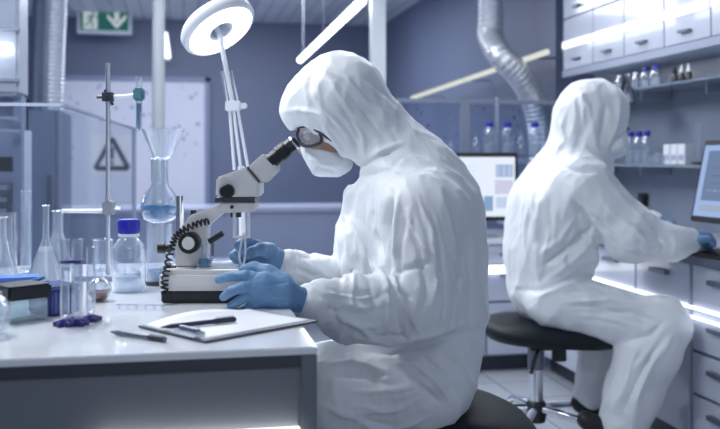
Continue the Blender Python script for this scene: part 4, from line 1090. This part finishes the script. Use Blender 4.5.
fo += streaks([([(350, 180), (342, 230), (350, 290), (358, 330)], [(462, 195), (480, 250), (482, 300), (478, 345)], 26, .0042), ([(296, 80), (312, 105), (346, 152)], [(362, 64), (398, 106), (430, 152)], 15, .0036),
    ([(318, 292), (360, 296), (400, 280)], [(324, 318), (370, 338), (418, 342)], 9, .004), ([(330, 352), (390, 356), (455, 342)], [(325, 425), (400, 430), (470, 405)], 14, .0042), ([(284, 254), (310, 258), (340, 266)], [(284, 270), (310, 282), (340, 296)], 6, .003)], 4)
body('coverall', pr, (-.32, 1.70, .03), (.36, 2.72, 1.42), .0047, M_suit, p1, fo, .0035, (8, 8, 4.5), seed=11)
# face
hd = chain([A(334, 112, ZP, 34), A(327, 122, ZP, 30)], .02, 1.2)+chain([A(316, 137, ZP, 15), A(328, 150, ZP, 17)], .02, 1.0)
hd += chain([A(303, 129, ZP, 6), A(306, 141, ZP, 5)], .012, .35)+chain([A(304, 140, ZP, 4), A(302, 150, ZP, 4.5)], .01)
for s_ in (-1, 1):
    hd += chain([A(305, 136.5, ZP+.032*s_, 5.4), A(305.5, 137, ZP+.032*s_, 5.4)], .004, 1, '-')
    hd += chain([A(340, 136, ZP+.072*s_, 8), A(345, 130, ZP+.074*s_, 7)], .01, 2)
body('head', hd, (-.20, 2.10, 1.05), (.06, 2.38, 1.33), .004, M_skin, p1, it=2)
for s_ in (-1, 1):
    c = A(308, 135.5, ZP+.032*s_, 1)[0]; c = W(*map(float, c))
    ey = MB().lathe([(.012*math.sin(a_), -.012*math.cos(a_)) for a_ in np.linspace(0, PI, 10)], c, 14).build('eye', mat('eye_white', (.7, .7, .7), .2), p1, smooth=True)
    dv = (-R3*.65-Vector((0, 0, .75))).normalized()
    MB().lathe([(.001, .0125), (.005, .0115), (.005, .011), (.001, .011)], c, 12, dv).build('iris', M_dark, ey)
mk = chain([A(312, 153, ZP, 9), A(322, 160, ZP, 14), A(340, 162, ZP, 13)], .02, .72)+chain([A(318, 170, ZP, 5), A(336, 172, ZP, 5)], .012, .6)+chain([A(303, 148, ZP, 4), A(308, 152, ZP, 6)], .01, .6)
body('face_mask', mk, (-.20, 2.08, 1.0), (.02, 2.40, 1.18), .0045, M_mask, p1, [([(306, 156), (320, 164), (345, 166)], .004, 2.5), ([(310, 164), (322, 170), (340, 172)], -.004, 2.5)], .001, (20, 20, 20))
# goggles
gg = MB()
for s_ in (-1, 1):
    loop = [(300, 127), (311, 125.5), (319, 132), (321, 142), (309, 146.5), (301, 143), (297.5, 135), (300, 127)]
    gg.tube(spline([at(x, y, ZP+s_*(.076 if x > 310 else .06 if x > 303 else .035)) for x, y in loop], 4), .0042, 7)
    gg.tube([at(311, 126.5, ZP+s_*.077), at(327, 137, ZP+s_*.086), at(338, 144, ZP+s_*.082)], .0045, 7)
gg.tube([at(299.5, 129, ZP-.037), at(297, 131, ZP), at(299.5, 129, ZP+.037)], .003, 7)
gf = gg.build('goggle_frame', mat('goggle_grey', (.03, .035, .05), .25), p1, smooth=True)
for s_ in (-1, 1):
    pl = [at(x, y, ZP+s_*(.076 if x > 310 else .06 if x > 303 else .035)) for x, y in [(300, 127), (311, 125.5), (319, 132), (321, 142), (309, 146.5), (301, 143), (297.5, 135)]]
    MB().prism(pl, F3*(.0015*s_)).build('lens', M_plast, gf)
# gloves
Zn = 1.82
gl_ = chain([A(311, 300.5, 1.845, 12), A(300, 300, 1.835, 11.5), A(282, 294, Zn, 16), A(262, 289, Zn-.005, 16), A(252, 287, Zn-.005, 12)], .012, 1.45)
gl_ += chain([A(262, 281, Zn-.002, 8), A(246, 275.5, Zn-.008, 5.6), A(231, 276.5, Zn-.002, 5), A(219, 279.5, Zn+.012, 4.2)], .003)
gl_ += chain([A(260, 288, Zn-.006, 7.5), A(243, 287, Zn-.020, 5.5), A(231, 291.5, Zn-.018, 5), A(223.5, 297, Zn-.004, 4.2)], .003)
gl_ += chain([A(262, 296, Zn-.006, 7), A(247, 297, Zn-.019, 5.2), A(238, 301.5, Zn-.018, 4.7), A(231, 305.5, Zn-.006, 4)], .003)
gl_ += chain([A(266, 302, Zn-.004, 6), A(255, 305, Zn-.012, 4.7), A(247, 308.5, Zn-.012, 4.2), A(241, 311, Zn-.002, 3.7)], .003)
gl_ += chain([A(284, 283, Zn+.01, 10), A(268, 273, Zn+.025, 8), A(254, 268.5, Zn+.04, 6.5), A(244, 270, Zn+.05, 5.4)], .008)
body('glove', gl_, (-.30, 1.75, .775), (-.06, 1.93, .91), .0022, M_glove, p1, [([(290, 282), (275, 284), (262, 286)], -.0015, 2), ([(292, 300), (276, 300), (262, 300)], -.001, 2), ([(300, 288), (299, 300), (301, 312)], .002, 2)], .0006, (30, 30, 30))
Zg = 2.02
gl_ = chain([A(288, 262, Zg+.03, 10.5), A(278, 261, Zg+.02, 10.5), A(266, 257, Zg+.01, 14), A(256, 253, Zg+.01, 11)], .012, 1.3)
gl_ += chain([A(258, 247, Zg, 6.8), A(247, 241.5, Zg-.02, 5.2), A(239, 245, Zg-.045, 4.7), A(241.5, 253, Zg-.058, 4)], .003)
gl_ += chain([A(256, 253, Zg, 6.8), A(241, 249.5, Zg-.008, 5.3), A(233.5, 256, Zg-.035, 4.8), A(239, 262.5, Zg-.05, 4.1)], .003)
gl_ += chain([A(257, 259, Zg, 6.6), A(242, 259.5, Zg-.004, 5.1), A(234.5, 266, Zg-.026, 4.6), A(240, 271, Zg-.042, 4)], .003)
gl_ += chain([A(260, 264, Zg, 6.2), A(249, 267.5, Zg-.004, 4.8), A(242, 274, Zg-.02, 4.2), A(247, 277.5, Zg-.03, 3.7)], .003)
gl_ += chain([A(271, 251, Zg-.005, 8), A(260, 249.5, Zg-.042, 6.2), A(251.5, 252, Zg-.064, 5.2), A(246, 255.5, Zg-.068, 4.4)], .006)
body('glove', gl_, (-.32, 1.88, .79), (-.12, 2.12, .96), .0022, M_glove, p1, [([(278, 250), (268, 254), (258, 256)], -.0015, 2)], .0006, (30, 30, 30))
for s_, Zq in ((0, 2.08), (1, 2.44)):
    pxx = 262+4*s_
    shp = chain([Az(pxx+6, .045, Zq, 17), Az(pxx-30, .038, Zq, 17), Az(pxx-62, .03, Zq, 13)], .02, 1)
    body('shoe', shp, (-.55, Zq-.1, .002), (.0, Zq+.1, .12), .007, mat('shoe_black', (.015, .016, .02), .5), p1)
# tweezers held at the objective
tw = at(243, 234, 1.955)
tz = thing('tweezers', 'slim white tweezers pinched in the gloved fingers under the objective', 'tweezers', at(241, 266, 1.955))
MB().tube(spline([at(244, 233, 1.95), at(240.5, 246, 1.945), at(239.5, 258, 1.945), at(242, 267, 1.945)], 6), .0024, 8).build('arm', M_white, tz, smooth=True)
MB().tube(spline([at(244.6, 233, 1.95), at(245.5, 246, 1.945), at(245, 258, 1.945), at(242.6, 267, 1.945)], 6), .0024, 8).build('arm', M_white, tz, smooth=True)

# stool of the near person
sc_ = atz(440, 2.25, 0)
M_seat = mottle(mat('stool_black', (.010, .014, .02), .5, Specular_IOR_Level=.25), 30, .1)
s1 = thing('stool', 'dark padded stool under the person at the microscope', 'stool', sc_)
def seat(c, a, b, ztop, th, drop, n=44, lean=0):
    vs = []; fs = []; rings = [(0, 0), (.35, 0), (.6, -.03), (.8, -.10), (.92, -.2), (.98, -.36), (1, -.55), (.985, -.75), (.92, -.92), (.75, -1), (0, -1)]
    for rr_, hh in rings:
        for k in range(n):
            q_ = 2*PI*k/n; ex = .75
            cx = math.copysign(abs(math.cos(q_))**ex, math.cos(q_))*a*rr_; cy = math.copysign(abs(math.sin(q_))**ex, math.sin(q_))*b*rr_
            z = ztop+hh*th-drop*(cx/a)**2+lean*cx/a
            p = c+R3*cx+F3*cy; vs.append((p.x, p.y, z))
    for i in range(len(rings)-1):
        for k in range(n): fs.append((i*n+k, i*n+(k+1) % n, (i+1)*n+(k+1) % n, (i+1)*n+k))
    return MB().add(vs, fs)
seat(sc_, .245, .21, .503, .08, .05).build('seat', M_seat, s1, smooth='all')
MB().tube([sc_+Vector((0, 0, .07)), sc_+Vector((0, 0, .40))], .025, 16).build('column', M_chrome, s1, smooth=True)
def star(c, root, r, z, rot, foot=True):
    for k in range(5):
        a_ = rot+2*PI*k/5; d_ = Vector((math.cos(a_), math.sin(a_), 0))
        lg = MB().tube(spline([c+Vector((0, 0, z)), c+d_*r*.35+Vector((0, 0, z-.004)), c+d_*r*.75+Vector((0, 0, z-.022)), c+d_*r+Vector((0, 0, .062))], 5), [.017]*6+[.014]*9+[.012], 10).build('leg', M_chrome, root, smooth=True)
        p = c+d_*r
        MB().lathe([(.001, .0), (.02, .001), (.027, .012), (.027, .03), (.018, .048), (.008, .05), (.008, .062), (.001, .062)], p, 14).build('caster', M_rubber, lg, smooth=True)
    MB().lathe([(.001, z-.05), (.035, z-.05), (.04, z-.02), (.038, z+.02), (.03, z+.03), (.001, z+.03)], c, 20).build('hub', M_black, root, smooth=True)
star(sc_, s1, .28, .11, .5)

# ================================================================== PERSON AT THE RIGHT COUNTER
Z2 = 3.42
p2 = thing('person', 'person in white hooded coverall typing at the right counter with back half turned', 'person', atz(560, Z2, 0))
pr = chain([A(545, 284, Z2, 38), A(551, 247, Z2, 43), A(557, 210, Z2, 45), A(567, 182, Z2, 38)], .06, .82)
pr += chain([A(567, 184, Z2, 37), A(582, 150, Z2, 26)], .05, .95)+chain([A(583, 148, Z2, 28), A(592, 116, Z2, 37.5)], .05, 1.05)
pr += chain([A(585, 125, Z2, 29), A(577, 165, Z2, 26)], .05, 1)
pr += chain([A(580, 188, 3.25, 32), A(575, 188, 3.59, 32)], .06)
pr += chain([A(582, 190, 3.25, 32), A(629, 235, 3.20, 27), A(672, 243, 3.18, 18), A(690, 241, 3.17, 12.5)], .03)
pr += chain([A(575, 190, 3.60, 30), A(627, 226, 3.58, 24), A(652, 224, 3.44, 13)], .03)
pr += chain([A(554, 300, 3.29, 28), A(612, 315, 3.26, 26), A(662, 325, 3.23, 27)], .025)+chain([A(662, 325, 3.23, 27), A(648, 350, 3.24, 31), A(632, 395, 3.25, 27), A(624, 421, 3.25, 25)], .03)
pr += chain([A(554, 298, 3.54, 28), A(618, 314, 3.56, 24)], .03)+chain([A(618, 314, 3.56, 24), A(604, 345, 3.55, 24), A(590, 394, 3.52, 16)], .03)
pr += chain([A(640, 108, Z2, 13), A(634, 150, Z2, 15)], .015, .18, '-')
fo = [([(575, 85), (590, 110), (596, 150)], .006, 4), ([(600, 82), (605, 110), (598, 150)], -.005, 4), ([(560, 110), (565, 140), (548, 165)], .006, 4), ([(578, 100), (582, 130), (572, 158)], -.006, 4), ([(604, 80), (618, 98), (616, 124), (605, 152)], .011, 4),
      ([(548, 162), (575, 170), (600, 172)], -.010, 4), ([(530, 180), (535, 220), (525, 270)], .006, 5), ([(572, 198), (584, 218), (600, 243), (612, 258)], -.020, 4.5), ([(594, 226), (570, 246), (540, 268)], -.018, 5), ([(596, 236), (575, 258), (545, 282)], .009, 4), ([(575, 218), (560, 240), (535, 258)], .007, 4),
      ([(598, 262), (575, 275), (540, 290), (512, 290)], -.010, 4), ([(600, 272), (575, 282), (530, 300)], .007, 4), ([(588, 210), (612, 235), (625, 258)], -.007, 4), ([(606, 180), (628, 205), (650, 225)], .006, 4), ([(630, 225), (645, 240), (640, 260)], .006, 4), ([(655, 232), (662, 246), (655, 260)], -.006, 4), ([(672, 234), (677, 244), (672, 256)], .005, 3),
      ([(580, 295), (620, 292), (660, 300)], -.008, 4), ([(560, 300), (610, 302), (650, 312)], .007, 4), ([(590, 312), (630, 312), (665, 325)], -.008, 4), ([(665, 320), (650, 335), (625, 342)], -.009, 4), ([(675, 330), (655, 360), (632, 400)], .008, 4), ([(660, 338), (640, 375), (622, 415)], -.008, 4), ([(640, 345), (628, 380), (612, 415)], .006, 4)]
fo += streaks([([(525, 180), (510, 230), (508, 295)], [(588, 188), (602, 230), (594, 282)], 14, .006), ([(590, 180), (632, 212), (682, 234)], [(580, 212), (622, 258), (678, 256)], 8, .005), ([(535, 290), (600, 286), (682, 300)], [(535, 318), (600, 320), (668, 334)], 9, .006),
    ([(686, 315), (664, 360), (652, 420)], [(636, 338), (618, 370), (604, 416)], 8, .006), ([(572, 84), (562, 120), (545, 160)], [(606, 80), (614, 115), (600, 152)], 9, .0045)], 8)
body('coverall', pr, (.46, 3.0, .11), (1.30, 3.86, 1.46), .0066, M_suit, p2, fo, .005, (6, 6, 4), seed=23)
hd = chain([A(596, 116, Z2, 26), A(602, 126, Z2, 21)], .02, 1.2)+chain([A(617, 126, Z2, 4), A(621, 136, Z2, 4)], .012)
body('head', hd, (.78, 3.26, 1.0), (1.06, 3.58, 1.4), .006, M_skin, p2)
body('face_mask', chain([A(617, 136, Z2-.015, 9), A(614, 145, Z2-.03, 12), A(603, 149, Z2-.05, 8)], .03, .6), (.78, 3.18, 1.02), (1.10, 3.58, 1.28), .006, M_mask, p2, None, .0015, (14, 14, 14))
gg = MB(); gg.tube(spline([at(612, 118, Z2-.085), at(624, 118, Z2-.05), at(629, 120, Z2), at(624, 118, Z2+.05), at(612, 118, Z2+.085)], 5), .005, 8)
gg.tube(spline([at(613, 127, Z2-.085), at(625, 128, Z2-.05), at(629, 129, Z2), at(625, 128, Z2+.05), at(613, 127, Z2+.085)], 5), .004, 8)
gg.build('goggle_frame', mat('goggle_grey', (.03, .035, .05), .25), p2, smooth=True)
Zq = 3.17
gl_ = chain([A(684, 241, Zq, 11), A(692, 241, Zq, 9.5), A(701, 238.5, Zq, 9)], .015, 1.0)
for dz, py in ((-.035, 240), (-.012, 237), (.012, 237), (.034, 239)):
    gl_ += chain([A(701, py, Zq+dz, 4.2), A(709, py-1, Zq+dz*1.2, 3.4), A(714, py+5, Zq+dz*1.25, 2.8)], .006)
gl_ += chain([A(698, 243, Zq+.03, 4.2), A(706, 246, Zq+.055, 3.4), A(711, 247.5, Zq+.05, 2.8)], .008)
body('glove', gl_, (1.05, 3.05, .74), (1.32, 3.28, .90), .0042, M_glove, p2)
Zq = 3.44
gl_ = chain([A(650, 224, Zq, 10), A(658, 224, Zq-.01, 9), A(664, 225, Zq-.02, 8)], .015, 1.0)
for dz, py in ((-.035, 224), (-.012, 222), (.012, 222), (.034, 224)):
    gl_ += chain([A(664, py, Zq-.02+dz, 4), A(672, py+1, Zq-.03+dz*1.2, 3.4), A(677, py+6, Zq-.035+dz*1.25, 2.8)], .006)
gl_ += chain([A(660, 228, Zq-.04, 4), A(668, 231, Zq-.07, 3.2), A(673, 232, Zq-.07, 2.8)], .008)
body('glove', gl_, (1.03, 3.28, .74), (1.28, 3.56, .92), .0042, M_glove, p2)
for (x0, y0, x1, y1, Zq) in ((580, 403, 612, 419, 3.52), (586, 420, 636, 440, 3.25)):
    body('shoe', chain([A(x0, y0, Zq, 9.5), A((x0+x1)/2, (y0+y1)/2+2, Zq, 10), A(x1, y1, Zq, 8)], .02), (.55, Zq-.12, .0), (1.2, Zq+.12, .32), .008, mat('shoe_black', (.015, .016, .02), .5), p2)

# stool of the far person
sc2 = atz(551, 3.42, 0)
s2 = thing('stool', 'black padded stool with chrome column under the far person', 'stool', sc2)
seat(sc2, .262, .22, .492, .085, .0, 44, -.012).build('seat', M_seat, s2, smooth='all')
MB().obox(sc2-R3*.02+Vector((0, 0, .392)), R3*.07, F3*.06, (0, 0, .012)).build('seat_bracket', M_black, s2, bevel=.003)
cc = W((536-CX)*3.42/FP, 3.42, 0)
cc = Vector((cc.x, cc.y, 0))
MB().tube([cc+Vector((0, 0, .14)), cc+Vector((0, 0, .39))], .026, 18).build('column', M_chrome, s2, smooth=True)
MB().tube([cc+Vector((0, 0, .30)), cc+Vector((0, 0, .392))], .032, 18).build('column_sleeve', M_handle, s2, smooth=True)
hp = at(559, 352, 3.3)
MB().tube([hp-Vector((0, 0, .03)), hp+Vector((0, 0, .02)), hp+Vector((0, 0, .055))], [.028, .026, .02], 12).build('tilt_knob', M_black, s2, smooth=True)
MB().tube(spline([cc+Vector((0, 0, .37)), at(538, 350, 3.3), at(534, 362, 3.28), at(531, 374, 3.27)], 5), .007, 8).build('height_lever', M_black, s2, smooth=True)
star(cc, s2, .30, .15, .35)
